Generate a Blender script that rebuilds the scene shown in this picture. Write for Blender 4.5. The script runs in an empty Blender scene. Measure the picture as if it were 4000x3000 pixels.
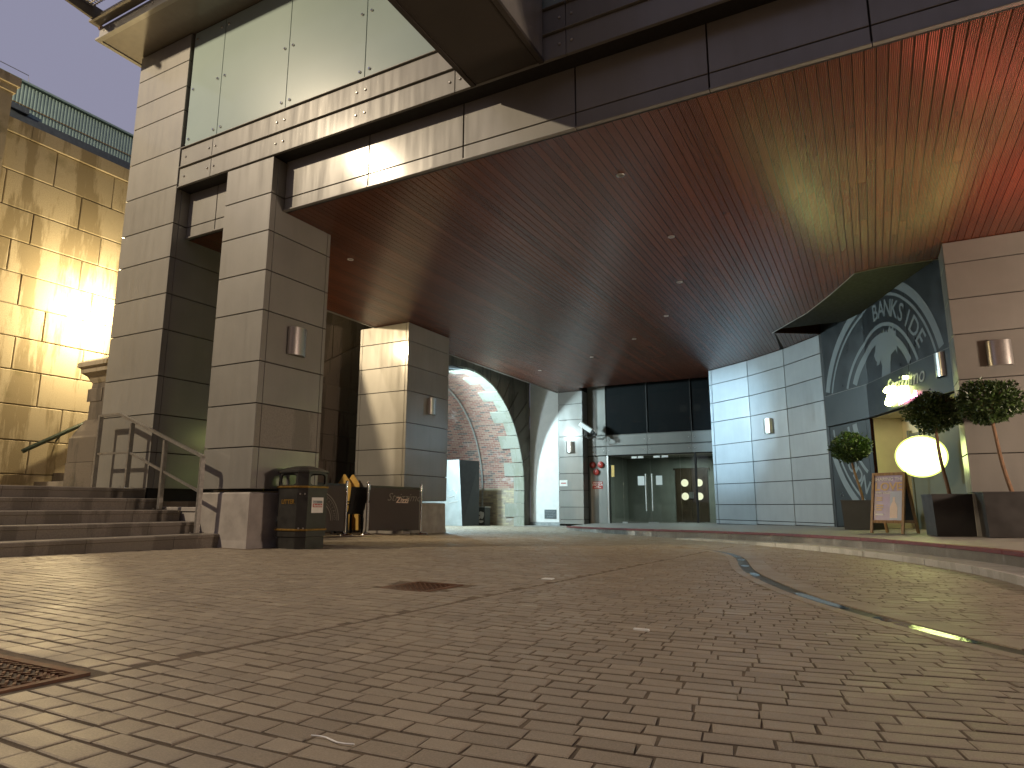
import bpy, math, random
from mathutils import Vector, Matrix
random.seed(7)
SC = bpy.context.scene
COL = SC.collection
R = math.radians

# ------------------------------------------------------------------ camera
H = 0.56
cam_d = bpy.data.cameras.new('camera')
cam = bpy.data.objects.new('camera', cam_d); COL.objects.link(cam)
cam_d.sensor_fit = 'HORIZONTAL'; cam_d.sensor_width = 36.0
cam_d.lens = 2592.02 / 4000 * 36.0
cam_d.clip_start = 0.05; cam_d.clip_end = 500
YAW, PIT, ROL = -0.492835, 0.18108, 0.001608
fw = Vector((math.sin(YAW), math.cos(YAW), 0)); rt = Vector((math.cos(YAW), -math.sin(YAW), 0)); up = Vector((0, 0, 1))
f2 = fw * math.cos(PIT) + up * math.sin(PIT); u2 = up * math.cos(PIT) - fw * math.sin(PIT)
r3 = rt * math.cos(ROL) + u2 * math.sin(ROL); u3 = u2 * math.cos(ROL) - rt * math.sin(ROL)
cam.matrix_world = Matrix(((r3.x, u3.x, -f2.x, 0), (r3.y, u3.y, -f2.y, 0), (r3.z, u3.z, -f2.z, H), (0, 0, 0, 1)))
SC.camera = cam

# ------------------------------------------------------------------ dusk sky
W = bpy.data.worlds.new('World'); SC.world = W; W.use_nodes = True
nt = W.node_tree; nt.nodes.clear()
wo = nt.nodes.new('ShaderNodeOutputWorld'); bg = nt.nodes.new('ShaderNodeBackground')
sky = nt.nodes.new('ShaderNodeTexSky'); sky.sky_type = 'NISHITA'; sky.sun_disc = False
sky.sun_elevation = R(2.0); sky.sun_rotation = R(235)
mixs = nt.nodes.new('ShaderNodeMix'); mixs.data_type = 'RGBA'; mixs.inputs[0].default_value = 0.94
mixs.inputs[7].default_value = (0.300, 0.295, 0.405, 1)      # low cloud holding the glow of the town
mul = nt.nodes.new('ShaderNodeMix'); mul.data_type = 'RGBA'; mul.blend_type = 'MULTIPLY'; mul.inputs[0].default_value = 1
mul.inputs[7].default_value = (0.12, 0.12, 0.15, 1)
nt.links.new(sky.outputs[0], mul.inputs[6]); nt.links.new(mul.outputs[2], mixs.inputs[6])
nt.links.new(mixs.outputs[2], bg.inputs[0]); bg.inputs[1].default_value = 0.95
nt.links.new(bg.outputs[0], wo.inputs[0])

# ------------------------------------------------------------------ lamps lit in the place, and added fill lamps
def lamp(name, kind, loc, power, col, size=0.15, aim=None, spot=None, blend=0.4):
    d = bpy.data.lights.new(name, kind); d.energy = power; d.color = col
    if kind in ('POINT', 'SPOT'): d.shadow_soft_size = size
    if kind == 'AREA': d.size = size
    if spot: d.spot_size = R(spot); d.spot_blend = blend
    o = bpy.data.objects.new(name, d); COL.objects.link(o); o.location = loc
    if aim: o.rotation_euler = (Vector(aim) - Vector(loc)).to_track_quat('-Z', 'Y').to_euler()
    return o
L1 = lamp('street_lamp_light', 'POINT', (-13.6, -2.8, 11.6), 7000, (1.0, 0.81, 0.56), 0.13)
L3 = lamp('stair_floodlight', 'POINT', (-12.68, 7.25, 4.2), 640, (1.0, 0.78, 0.42), 0.09)
L6 = lamp('parapet_floodlight', 'SPOT', (-11.9, 8.8, 5.08), 1500, (1.0, 0.78, 0.48), 0.06, aim=(-9.9, 12.1, 3.0), spot=105, blend=.6)
L9 = lamp('tunnel_fill_light', 'POINT', (-12.7, 15.9, 3.9), 620, (0.74, 0.95, 1.0), 0.16)  # added fill to lift the white wall and brick, no known fitting
L2 = lamp('tunnel_floodlight', 'SPOT', (-13.1, 18.0, 4.45), 2900, (0.68, 0.93, 1.0), 0.16, aim=(-7.6, 20.6, 0.4), spot=144, blend=.8)
L8 = lamp('panel_wall_fill', 'SPOT', (-9.7, 14.05, 4.05), 7200, (0.50, 0.80, 1.0), 0.05, aim=(-3.9, 20.95, 3.1), spot=32, blend=1.0)  # added unseen spot that brightens the curved panelled wall
L4 = lamp('shop_light', 'POINT', (7.0, 8.6, 2.0), 1750, (1.0, 0.76, 0.58), 0.35)
L5 = lamp('red_lamp', 'SPOT', (2.35, 10.0, 3.3), 85, (1.0, 0.12, 0.07), 0.15, aim=(1.9, 9.8, 4.8), spot=150, blend=.8)
vs = SC.view_settings
vs.view_transform = 'Standard'; vs.look = 'None'; vs.gamma = 1; vs.use_curve_mapping = False; vs.exposure = 0.0
SC.render.engine = 'CYCLES'

# ------------------------------------------------------------------ materials
def nmat(name):
    m = bpy.data.materials.new(name); m.use_nodes = True
    t = m.node_tree; b = t.nodes['Principled BSDF']
    return m, t, b
def node(t, kind, **kw):
    n = t.nodes.new(kind)
    for k, v in kw.items(): setattr(n, k, v)
    return n
def coords(t, scale=(1, 1, 1), kind='Object'):
    tc = node(t, 'ShaderNodeTexCoord')
    mp = node(t, 'ShaderNodeMapping'); mp.inputs['Scale'].default_value = scale
    t.links.new(tc.outputs[kind], mp.inputs[0]); return mp.outputs[0]
def world_coords(t, scale=(1, 1, 1)):
    g = node(t, 'ShaderNodeNewGeometry'); mp = node(t, 'ShaderNodeMapping'); mp.inputs['Scale'].default_value = scale
    t.links.new(g.outputs['Position'], mp.inputs[0]); return mp.outputs[0]
def noise(t, vec, scale, detail=5, rough=0.55):
    n = node(t, 'ShaderNodeTexNoise'); n.inputs['Scale'].default_value = scale; n.inputs['Detail'].default_value = detail
    n.inputs['Roughness'].default_value = rough
    if vec is not None: t.links.new(vec, n.inputs['Vector'])
    return n.outputs['Fac']
def ramp(t, fac, stops):
    r = node(t, 'ShaderNodeValToRGB'); e = r.color_ramp.elements
    while len(e) < len(stops): e.new(0.5)
    for i, (p, c) in enumerate(stops):
        e[i].position = p; e[i].color = (c[0], c[1], c[2], 1) if len(c) == 3 else c
    t.links.new(fac, r.inputs[0]); return r.outputs[0]
def mix(t, a, b, fac, mode='MIX'):
    m = node(t, 'ShaderNodeMix', data_type='RGBA', blend_type=mode)
    for sock, v in ((m.inputs[0], fac), (m.inputs[6], a), (m.inputs[7], b)):
        if isinstance(v, (int, float)): sock.default_value = v
        elif isinstance(v, tuple): sock.default_value = (v[0], v[1], v[2], 1)
        else: t.links.new(v, sock)
    return m.outputs[2]
def rgb(v): return (v[0], v[1], v[2])
def bump(t, b, height, strength=0.3, dist=0.01):
    n = node(t, 'ShaderNodeBump'); n.inputs['Strength'].default_value = strength; n.inputs['Distance'].default_value = dist
    t.links.new(height, n.inputs['Height']); t.links.new(n.outputs[0], b.inputs['Normal'])
def mrange(t, v, a, b, c, d):
    m = node(t, 'ShaderNodeMapRange'); t.links.new(v, m.inputs[0])
    for i, x in enumerate((a, b, c, d)): m.inputs[i + 1].default_value = x
    return m.outputs[0]

def simple(name, col, rough=0.5, metal=0.0, nscale=12, var=0.25, bumpy=0.0, spec=0.5, stretch=(1, 1, 1), coat=0.0):
    m, t, b = nmat(name)
    v = world_coords(t, stretch)
    n = noise(t, v, nscale, 6)
    lo = tuple(c * (1 - var) for c in col); hi = tuple(min(1, c * (1 + var)) for c in col)
    t.links.new(ramp(t, n, [(0.3, lo), (0.7, hi)]), b.inputs['Base Color'])
    b.inputs['Metallic'].default_value = metal
    b.inputs['Specular IOR Level'].default_value = spec
    b.inputs['Coat Weight'].default_value = coat; b.inputs['Coat Roughness'].default_value = 0.08
    t.links.new(mrange(t, n, 0.3, 0.7, max(0.02, rough * 0.85), min(1, rough * 1.15)), b.inputs['Roughness'])
    if bumpy: bump(t, b, noise(t, v, nscale * 4, 6), bumpy, 0.004)
    return m
def emit(name, col, strength):
    m, t, b = nmat(name)
    b.inputs['Base Color'].default_value = (col[0] * .5, col[1] * .5, col[2] * .5, 1)
    b.inputs['Emission Color'].default_value = (col[0], col[1], col[2], 1); b.inputs['Emission Strength'].default_value = strength
    return m

def cladding(name, col, rough=0.5, metal=0.1):
    m, t, b = nmat(name)
    v = world_coords(t)
    oi = node(t, 'ShaderNodeObjectInfo')
    n = noise(t, v, 1.7, 4); fine = noise(t, world_coords(t, (260, 260, 260)), 1, 3)
    streak = noise(t, world_coords(t, (9, 9, .7)), 1, 6)
    base = ramp(t, n, [(.25, tuple(c * .9 for c in col)), (.75, tuple(c * 1.08 for c in col))])
    base = mix(t, base, tuple(c * .72 for c in col), mrange(t, streak, .56, .85, 0, .13))
    base = mix(t, base, (1, 1, 1), mrange(t, oi.outputs['Random'], 0, 1, 0, .035))
    t.links.new(base, b.inputs['Base Color'])
    b.inputs['Metallic'].default_value = metal
    t.links.new(mrange(t, streak, .35, .75, rough * .85, rough * 1.3), b.inputs['Roughness'])
    b.inputs['Coat Weight'].default_value = .5; b.inputs['Coat Roughness'].default_value = .15; b.inputs['Coat IOR'].default_value = 1.45
    bump(t, b, fine, .05, .001)
    return m
M = {}
M['clad'] = cladding('champagne_cladding', (.215, .207, .186))
M['shaded_beam'] = simple('shaded_beam_metal', (.045, .038, .031), .55, 0, 3, .15)  # overhang metal darkened for the beam underside, its shade put into the colour
M['lit_clad'] = cladding('lit_cladding', (.27, .285, .30))  # building cladding made lighter and cooler, the floodlit look put into its colour
M['core'] = simple('dark_joint', (.018, .016, .014), .8)
M['band'] = cladding('channel_cladding', (.185, .178, .16))
M['soffit_metal'] = cladding('overhang_cladding', (.12, .105, .085))
M['steel'] = simple('brushed_steel', (.55, .54, .52), .32, .9, 40, .12, stretch=(1, 1, 6))
M['chrome'] = simple('chrome', (.75, .75, .74), .09, 1, 20, .05)
M['handle_steel'] = simple('satin_handle', (.80, .80, .77), .4, .6)
M['bolt'] = simple('bolt_steel', (.5, .48, .45), .3, .9)
M['black_metal'] = simple('black_paint', (.022, .021, .02), .42, 0, 8, .3)
M['white_paint'] = simple('white_render', (.78, .78, .76), .7, 0, 5, .05, .1)
M['plinth_grey'] = simple('plinth_paint', (.30, .32, .32), .7, 0, 9, .3)
M['concrete'] = simple('plinth_concrete', (.34, .31, .28), .85, 0, 4, .22, .35)
M['rail'] = simple('satin_rail', (.42, .40, .37), .38, .8, 30, .15)

def ashlar(name, col, dark, moss, rough=.9, soot=.5):
    m, t, b = nmat(name)
    v = world_coords(t); oi = node(t, 'ShaderNodeObjectInfo')
    grain = noise(t, v, 55, 8, .7); big = noise(t, v, .9, 6, .6)
    run = noise(t, world_coords(t, (2.2, 2.2, .35)), 1.2, 6, .65)
    c = ramp(t, grain, [(.3, tuple(x * .72 for x in col)), (.55, col), (.8, tuple(min(1, x * 1.15) for x in col))])
    c = mix(t, c, tuple(x * .82 for x in col), mrange(t, oi.outputs['Random'], 0, 1, 0, .7))
    c = mix(t, c, dark, mrange(t, run, .5, .56, 0, soot))
    c = mix(t, c, moss, mrange(t, big, .60, .72, 0, .55))
    t.links.new(c, b.inputs['Base Color']); b.inputs['Roughness'].default_value = rough
    b.inputs['Specular IOR Level'].default_value = .25
    bump(t, b, grain, .55, .006)
    return m
M['dirty_clad'] = ashlar('stained_cladding', (.25, .232, .20), (.15, .14, .115), (.32, .31, .26), .5, .6)
M['ashlar'] = ashlar('bridge_ashlar', (.43, .37, .265), (.20, .16, .095), (.11, .10, .03), soot=.75)
M['ashlar_dark'] = ashlar('sooty_ashlar', (.17, .145, .115), (.05, .045, .038), (.05, .05, .03))
M['quoin'] = ashlar('quoin_stone', (.38, .39, .34), (.24, .25, .19), (.25, .27, .18), soot=.45)
M['granite'] = ashlar('step_granite', (.25, .222, .185), (.10, .088, .07), (.12, .11, .09))
M['joint_dirt'] = simple('mortar', (.07, .058, .042), .95, 0, 20, .4, .3)

def sett_mat():
    m, t, b = nmat('granite_sett')
    v = world_coords(t)
    at = node(t, 'ShaderNodeAttribute', attribute_name='tone')
    grain = noise(t, v, 210, 7, .75); mid = noise(t, v, 3.2, 5); fleck = noise(t, v, 420, 3, .8)
    c = mix(t, (.195, .158, .112), (.37, .308, .222), at.outputs['Fac'])
    c = mix(t, c, ramp(t, grain, [(.34, (.10, .083, .062)), (.66, (.42, .355, .27))]), .42)
    c = mix(t, c, (.19, .165, .132), mrange(t, mid, .5, .75, 0, .5))
    c = mix(t, c, (.45, .42, .38), mrange(t, fleck, .66, .75, 0, .5))
    t.links.new(c, b.inputs['Base Color'])
    t.links.new(mrange(t, mid, .3, .7, .42, .62), b.inputs['Roughness'])
    b.inputs['Specular IOR Level'].default_value = .5
    bump(t, b, grain, .35, .002)
    return m
M['sett'] = sett_mat()
def ground_mat():
    m, t, b = nmat('joint_sand')
    v = world_coords(t)
    n = noise(t, v, 9, 8, .7); f = noise(t, v, 160, 6, .8)
    c = ramp(t, n, [(.3, (.075, .057, .038)), (.52, (.135, .102, .066)), (.72, (.19, .13, .082))])
    c = mix(t, c, (.04, .034, .026), mrange(t, f, .5, .75, 0, .45))
    t.links.new(c, b.inputs['Base Color']); b.inputs['Roughness'].default_value = .92
    bump(t, b, f, .8, .006); return m
M['ground'] = ground_mat()

def plank_mat():
    m, t, b = nmat('stained_timber')
    oi = node(t, 'ShaderNodeObjectInfo')
    g = node(t, 'ShaderNodeNewGeometry')
    sx = node(t, 'ShaderNodeSeparateXYZ'); t.links.new(g.outputs['Position'], sx.inputs[0])
    grain = noise(t, world_coords(t, (60, 1.6, 60)), 1, 7, .7)
    knot = noise(t, world_coords(t, (9, 2.2, 9)), 1.3, 4, .5)
    c = ramp(t, grain, [(.28, (.062, .016, .007)), (.55, (.122, .033, .014)), (.8, (.17, .054, .022))])
    c = mix(t, c, (.035, .012, .008), mrange(t, knot, .66, .78, 0, .8))
    c = mix(t, c, mix(t, (.08, .020, .009), (.165, .050, .022), oi.outputs['Random']), .45)
    t.links.new(c, b.inputs['Base Color'])
    b.inputs['Roughness'].default_value = .27; b.inputs['Specular IOR Level'].default_value = .42
    wv = node(t, 'ShaderNodeMath', operation='SINE'); mu = node(t, 'ShaderNodeMath', operation='MULTIPLY'); mu.inputs[1].default_value = 2 * math.pi / .0175
    t.links.new(sx.outputs[0], mu.inputs[0]); t.links.new(mu.outputs[0], wv.inputs[0])
    bump(t, b, wv.outputs[0], .5, .0022)
    return m
M['plank'] = plank_mat()
M['darkwood'] = simple('recess_board', (.016, .0035, .002), .7, 0, 6, .3, spec=.1)
M['wood'] = simple('oiled_oak', (.30, .16, .06), .5, 0, 30, .35, .2, stretch=(1, 1, .15))

def brick_mat():
    m, t, b = nmat('vault_brick')
    tc = node(t, 'ShaderNodeTexCoord')
    wob = noise(t, tc.outputs['UV'], 2.5, 4)
    br = node(t, 'ShaderNodeTexBrick'); t.links.new(tc.outputs['UV'], br.inputs['Vector'])
    br.inputs['Scale'].default_value = 1; br.inputs['Brick Width'].default_value = .225; br.inputs['Row Height'].default_value = .075
    br.inputs['Mortar Size'].default_value = .008; br.inputs['Mortar Smooth'].default_value = .3; br.inputs['Bias'].default_value = .1
    br.inputs['Color1'].default_value = (0, 0, 0, 1); br.inputs['Color2'].default_value = (1, 1, 1, 1); br.inputs['Mortar'].default_value = (.5, .5, .5, 1)
    sp = node(t, 'ShaderNodeSeparateXYZ'); t.links.new(tc.outputs['UV'], sp.inputs[0])
    fine = noise(t, tc.outputs['UV'], 30, 6, .7)
    red = ramp(t, br.outputs['Color'], [(.0, (.055, .052, .057)), (.22, (.10, .065, .06)), (.33, (.20, .058, .038)), (.7, (.27, .088, .058)), (1, (.33, .17, .12))])
    yel = ramp(t, br.outputs['Color'], [(.0, (.22, .18, .15)), (.5, (.40, .33, .22)), (1, (.50, .42, .25))])
    low = mrange(t, sp.outputs[1], 1.15, 1.25, 1, 0)
    c = mix(t, red, yel, low)
    c = mix(t, c, tuple((.36, .30, .22)), br.outputs['Fac'])
    salt = noise(t, tc.outputs['UV'], 1.1, 7, .72)
    c = mix(t, c, (.66, .64, .62), mrange(t, salt, .56, .68, 0, .6))
    c = mix(t, c, (.10, .085, .07), mrange(t, wob, .6, .75, 0, .5))
    c = mix(t, c, mix(t, c, (.5, .5, .5), .3), fine)
    t.links.new(c, b.inputs['Base Color']); b.inputs['Roughness'].default_value = .9
    inv = node(t, 'ShaderNodeMath', operation='SUBTRACT'); inv.inputs[0].default_value = 1; t.links.new(br.outputs['Fac'], inv.inputs[1])
    bump(t, b, inv.outputs[0], .6, .012)
    return m
M['brick'] = brick_mat()

def frosted():
    m, t, b = nmat('back_painted_glass')
    n = noise(t, world_coords(t), .6, 3)
    t.links.new(ramp(t, n, [(.3, (.25, .325, .305)), (.7, (.29, .37, .345))]), b.inputs['Base Color'])
    b.inputs['Roughness'].default_value = .28; b.inputs['Coat Weight'].default_value = .5; b.inputs['Coat Roughness'].default_value = .04
    return m
M['frosted'] = frosted()
def clear_glass(name, tint, refl=1.0):
    m, t, b = nmat(name); t.nodes.remove(b)
    out = t.nodes['Material Output']
    tr = node(t, 'ShaderNodeBsdfTransparent'); tr.inputs[0].default_value = (*tint, 1)
    gl = node(t, 'ShaderNodeBsdfGlossy'); gl.inputs['Roughness'].default_value = .02
    fr = node(t, 'ShaderNodeFresnel'); fr.inputs[0].default_value = 1.5
    mm = node(t, 'ShaderNodeMath', operation='MULTIPLY'); mm.inputs[1].default_value = refl; t.links.new(fr.outputs[0], mm.inputs[0])
    mx = node(t, 'ShaderNodeMixShader'); t.links.new(mm.outputs[0], mx.inputs[0]); t.links.new(tr.outputs[0], mx.inputs[1]); t.links.new(gl.outputs[0], mx.inputs[2])
    t.links.new(mx.outputs[0], out.inputs[0]); return m
M['glass'] = clear_glass('door_glass', (.72, .76, .74))
M['dark_glass'] = clear_glass('tinted_glass', (.30, .32, .33))
_t = M['dark_glass'].node_tree; _o = _t.nodes['Material Output']; _s = _o.inputs[0].links[0].from_socket
_d = node(_t, 'ShaderNodeBsdfDiffuse'); _d.inputs[0].default_value = (.036, .040, .042, 1); _m = node(_t, 'ShaderNodeMixShader'); _m.inputs[0].default_value = .4
_t.links.new(_s, _m.inputs[1]); _t.links.new(_d.outputs[0], _m.inputs[2]); _t.links.new(_m.outputs[0], _o.inputs[0])
M['shop_film'] = simple('window_film', (.026, .031, .035), .32, 0, 3, .15)
M['spandrel'] = simple('sign_board', (.012, .014, .015), .4, 0, 3, .15)
M['logo'] = simple('logo_vinyl', (.18, .21, .225), .5, 0, 8, .06)
M['logo_dim'] = simple('banner_print', (.24, .22, .19), .8, 0, 20, .1)
M['script'] = simple('unlit_script', (.36, .37, .35), .5, 0, 8, .05)
M['neon'] = emit('sign_tube_white', (.88, 1.0, .30), 30)
M['neon_disc'] = emit('sign_face_white', (.84, 1.0, .34), 5.5)
M['halo_rim'] = emit('sign_halo_ring', (.80, .95, .22), 1.5)  # emissive colour standing in for the halo round the sign
M['neon_pink'] = emit('sign_tube_pink', (1.0, .20, .48), 13)
M['porthole'] = emit('lit_room_glass', (1.0, .93, .66), 1.5)
M['dim_lamp'] = emit('dim_room_lamp', (1.0, .92, .7), .16)
M['lobby'] = simple('lobby_wall', (.30, .31, .28), .6, 0, 3, .1)
M['lobby_door'] = simple('lobby_door', (.075, .05, .03), .4, 0, 14, .3, stretch=(1, 1, .2))
M['cream'] = simple('cream_paint', (.62, .56, .40), .6, 0, 4, .06)
M['door_olive'] = simple('olive_door', (.11, .115, .085), .5, 0, 4, .12)
M['red'] = simple('red_enamel', (.42, .045, .03), .4, 0, 8, .12)
M['white_sign'] = simple('sign_white', (.72, .70, .66), .5, 0, 8, .06)
M['sign_dark'] = simple('sign_slate', (.10, .115, .12), .55, 0, 12, .3)
M['paper'] = simple('paper', (.75, .75, .72), .7, 0, 6, .04)
M['yellow'] = simple('yellow_plastic', (.70, .45, .12), .5, 0, 10, .08)
M['bin'] = simple('bin_plastic', (.022, .021, .018), .45, 0, 10, .25)
M['gold'] = simple('gold_band', (.26, .15, .03), .38, .5, 18, .3)
M['banner'] = simple('banner_cloth', (.075, .062, .058), .85, 0, 60, .12)
M['chair'] = simple('chair_black', (.012, .011, .010), .6, 0, 8, .2)
M['cyan_box'] = simple('hoarding_panel', (.40, .45, .46), .5, 0, 3, .15)
M['cab'] = simple('cabinet_paint', (.05, .055, .055), .5, 0, 6, .35)
M['cable'] = simple('grey_conduit', (.33, .33, .31), .5, .2)
M['trunk'] = simple('bay_bark', (.22, .13, .075), .85, 0, 40, .35, .5, stretch=(1, 1, .3))
M['soil'] = simple('soil', (.03, .022, .015), .95, 0, 40, .5, .6)
M['planter'] = simple('planter_fibre', (.022, .020, .019), .48, 0, 5, .22)
M['kerb'] = ashlar('kerb_stone', (.50, .48, .44), (.26, .24, .20), (.28, .27, .20), .8, .4)
M['tile'] = simple('terrace_paving', (.27, .245, .215), .55, 0, 5, .22, .15)
M['red_edge'] = simple('red_nosing', (.13, .026, .025), .5, 0, 14, .2)
M['water'] = (lambda m: m)(nmat('standing_water'))[0]
wb = M['water'].node_tree.nodes['Principled BSDF']; wb.inputs['Base Color'].default_value = (.02, .022, .02, 1); wb.inputs['Roughness'].default_value = .06; wb.inputs['Specular IOR Level'].default_value = .6
_t = M['water'].node_tree; bump(_t, wb, noise(_t, world_coords(_t), 14, 4), .12, .01)
M['wet'] = simple('wet_channel_stone', (.05, .048, .036), .5, 0, 18, .4, .35)
M['rust'] = simple('rusty_iron', (.13, .065, .035), .7, .3, 24, .45, .4)
M['green_rail'] = simple('patinated_handrail', (.02, .032, .022), .4, .3, 20, .25)
M['backdrop_brick'] = simple('dark_brick', (.16, .11, .08), .9, 0, 3, .3)  # plain dark brick colour
M['teal'] = simple('teal_sheet', (.20, .29, .28), .5, .1, 3, .12)
M['navy'] = simple('dark_flashing', (.055, .07, .085), .6)
M['mesh_metal'] = simple('mesh_steel', (.30, .28, .25), .45, .7)
M['poster'] = simple('poster_violet', (.33, .27, .48), .35, 0, 4, .25)
M['poster_blue'] = simple('poster_blue', (.36, .42, .60), .35, 0, 3, .15)
M['poster_peach'] = simple('poster_peach', (.72, .55, .48), .4, 0, 5, .1)
M['poster_gold'] = simple('poster_gold', (.55, .36, .16), .4, 0, 9, .15)
M['poster_white'] = simple('poster_white', (.70, .69, .72), .4, 0, 9, .05)
def leaf_mat():
    m, t, b = nmat('bay_leaf')
    at = node(t, 'ShaderNodeAttribute', attribute_name='tone')
    t.links.new(mix(t, (.020, .044, .014), (.095, .165, .04), at.outputs['Fac']), b.inputs['Base Color'])
    b.inputs['Roughness'].default_value = .35; b.inputs['Specular IOR Level'].default_value = .5
    return m
M['leaf'] = leaf_mat()

# ------------------------------------------------------------------ mesh building
class MB:
    def __init__(s): s.v = []; s.f = []; s.tone = []; s.sm = False
    def add(s, vs, fs, tone=None):
        o = len(s.v); s.v += [tuple(x) for x in vs]; s.f += [tuple(i + o for i in f) for f in fs]
        s.tone += [0.5 if tone is None else tone] * len(fs); return s
    def box(s, x0, x1, y0, y1, z0, z1, tone=None):
        vs = [(x0, y0, z0), (x1, y0, z0), (x1, y1, z0), (x0, y1, z0), (x0, y0, z1), (x1, y0, z1), (x1, y1, z1), (x0, y1, z1)]
        return s.add(vs, [(3, 2, 1, 0), (4, 5, 6, 7), (0, 1, 5, 4), (1, 2, 6, 5), (2, 3, 7, 6), (3, 0, 4, 7)], tone)
    def prism(s, poly, vec, tone=None):
        n = len(poly); vec = Vector(vec)
        vs = [Vector(p) for p in poly] + [Vector(p) + vec for p in poly]
        fs = [tuple(reversed(range(n))), tuple(range(n, 2 * n))] + [(i, (i + 1) % n, (i + 1) % n + n, i + n) for i in range(n)]
        return s.add(vs, fs, tone)
    def slab(s, O, u, v, w, h, t, bev=.003, tone=None):
        """panel w x h, front face proud by t along n = u x v, chamfered edge"""
        O, u, v = Vector(O), Vector(u).normalized(), Vector(v).normalized(); n = u.cross(v).normalized()
        def ring(i, d): return [O + u * a + v * b + n * d for a, b in ((i, i), (w - i, i), (w - i, h - i), (i, h - i))]
        vs = ring(0, 0) + ring(0, t - bev) + ring(bev, t)
        fs = [(3, 2, 1, 0), (8, 9, 10, 11)]
        for k in (0, 4):
            for i in range(4): fs.append((k + i, k + (i + 1) % 4, k + 4 + (i + 1) % 4, k + 4 + i))
        return s.add(vs, fs, tone)
    def bar(s, a, b, w, h, upv=(0, 0, 1), tone=None):
        a, b = Vector(a), Vector(b); d = (b - a).normalized(); sd = d.cross(Vector(upv))
        if sd.length < 1e-4: sd = d.cross(Vector((1, 0, 0)))
        sd.normalize(); uu = sd.cross(d)
        vs = [p + sd * x * w / 2 + uu * y * h / 2 for p in (a, b) for x, y in ((-1, -1), (1, -1), (1, 1), (-1, 1))]
        return s.add(vs, [(3, 2, 1, 0), (4, 5, 6, 7)] + [(i, (i + 1) % 4, (i + 1) % 4 + 4, i + 4) for i in range(4)], tone)
    def tube(s, pts, r, n=8, caps=True, tone=None):
        pts = [Vector(p) for p in pts]; rs = r if isinstance(r, (list, tuple)) else [r] * len(pts)
        vs = []; ref = None
        for i, p in enumerate(pts):
            d = (pts[min(i + 1, len(pts) - 1)] - pts[max(i - 1, 0)]).normalized()
            if ref is None: ref = d.cross(Vector((.31, .2, 1))); 
            if ref.length < 1e-3: ref = d.cross(Vector((1, 0, 0)))
            e1 = (ref - d * ref.dot(d)).normalized(); e2 = d.cross(e1); ref = e1
            for k in range(n):
                a = 2 * math.pi * k / n; vs.append(p + (e1 * math.cos(a) + e2 * math.sin(a)) * rs[i])
        fs = []
        for i in range(len(pts) - 1):
            for k in range(n): fs.append((i * n + k, i * n + (k + 1) % n, (i + 1) * n + (k + 1) % n, (i + 1) * n + k))
        if caps: fs += [tuple(reversed(range(n))), tuple(range((len(pts) - 1) * n, len(pts) * n))]
        return s.add(vs, fs, tone)
    def lathe(s, c, prof, n=20, axis=(0, 0, 1), tone=None):
        ax = Vector(axis).normalized(); e1 = ax.orthogonal().normalized(); e2 = ax.cross(e1); c = Vector(c)
        vs = [c + ax * z + (e1 * math.cos(2 * math.pi * k / n) + e2 * math.sin(2 * math.pi * k / n)) * r for r, z in prof for k in range(n)]
        fs = [(i * n + k, i * n + (k + 1) % n, (i + 1) * n + (k + 1) % n, (i + 1) * n + k) for i in range(len(prof) - 1) for k in range(n)]
        fs += [tuple(reversed(range(n))), tuple(range((len(prof) - 1) * n, len(prof) * n))]
        return s.add(vs, fs, tone)
    def build(s, name, mat, parent=None, smooth=False, kind=None, tone=False):
        base = Vector((0, 0, 0))
        if parent is not None: base = wloc(parent)
        else:
            xs = [v[0] for v in s.v]; ys = [v[1] for v in s.v]; zs = [v[2] for v in s.v]
            base = Vector(((min(xs) + max(xs)) / 2, (min(ys) + max(ys)) / 2, min(zs)))
        me = bpy.data.meshes.new(name)
        me.from_pydata([(v[0] - base.x, v[1] - base.y, v[2] - base.z) for v in s.v], [], s.f); me.update()
        if tone:
            a = me.attributes.new('tone', 'FLOAT', 'FACE')
            a.data.foreach_set('value', s.tone)
        if smooth:
            for p in me.polygons: p.use_smooth = True
            try: me.set_sharp_from_angle(angle=R(38))
            except Exception: pass
        o = bpy.data.objects.new(name, me); COL.objects.link(o); me.materials.append(M[mat] if isinstance(mat, str) else mat)
        if parent is not None: o.parent = parent
        else: o.location = base
        if kind: o['kind'] = kind
        return o
def wloc(o):
    v = Vector((0, 0, 0))
    while o is not None: v = v + o.location; o = o.parent
    return v
def tag(o, label, cat, group=None):
    o['label'] = label; o['category'] = cat
    if group: o['group'] = group
    return o
def thing(name, loc, label, cat, group=None):
    o = bpy.data.objects.new(name, None); COL.objects.link(o); o.location = loc; o.empty_display_size = .2
    return tag(o, label, cat, group)
_cache = {}
def panel(name, O, u, v, w, h, t, mat, parent, bev=.004):
    """one slab as an object; alike slabs share a mesh"""
    key = (round(w, 3), round(h, 3), round(t, 3), mat, bev)
    u = Vector(u).normalized(); v = Vector(v).normalized(); n = u.cross(v).normalized()
    if key not in _cache:
        mb = MB().slab((0, 0, 0), (1, 0, 0), (0, 1, 0), w, h, t, bev)
        me = bpy.data.meshes.new(name); me.from_pydata(mb.v, [], mb.f); me.update(); me.materials.append(M[mat]); _cache[key] = me
    o = bpy.data.objects.new(name, _cache[key]); COL.objects.link(o)
    p = Vector(O) - (wloc(parent) if parent else Vector((0, 0, 0)))
    mt = Matrix(((u.x, v.x, n.x, 0), (u.y, v.y, n.y, 0), (u.z, v.z, n.z, 0), (0, 0, 0, 1)))
    if parent: o.parent = parent
    o.rotation_mode = 'XYZ'; o.rotation_euler = mt.to_euler(); o.location = p
    return o
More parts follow.
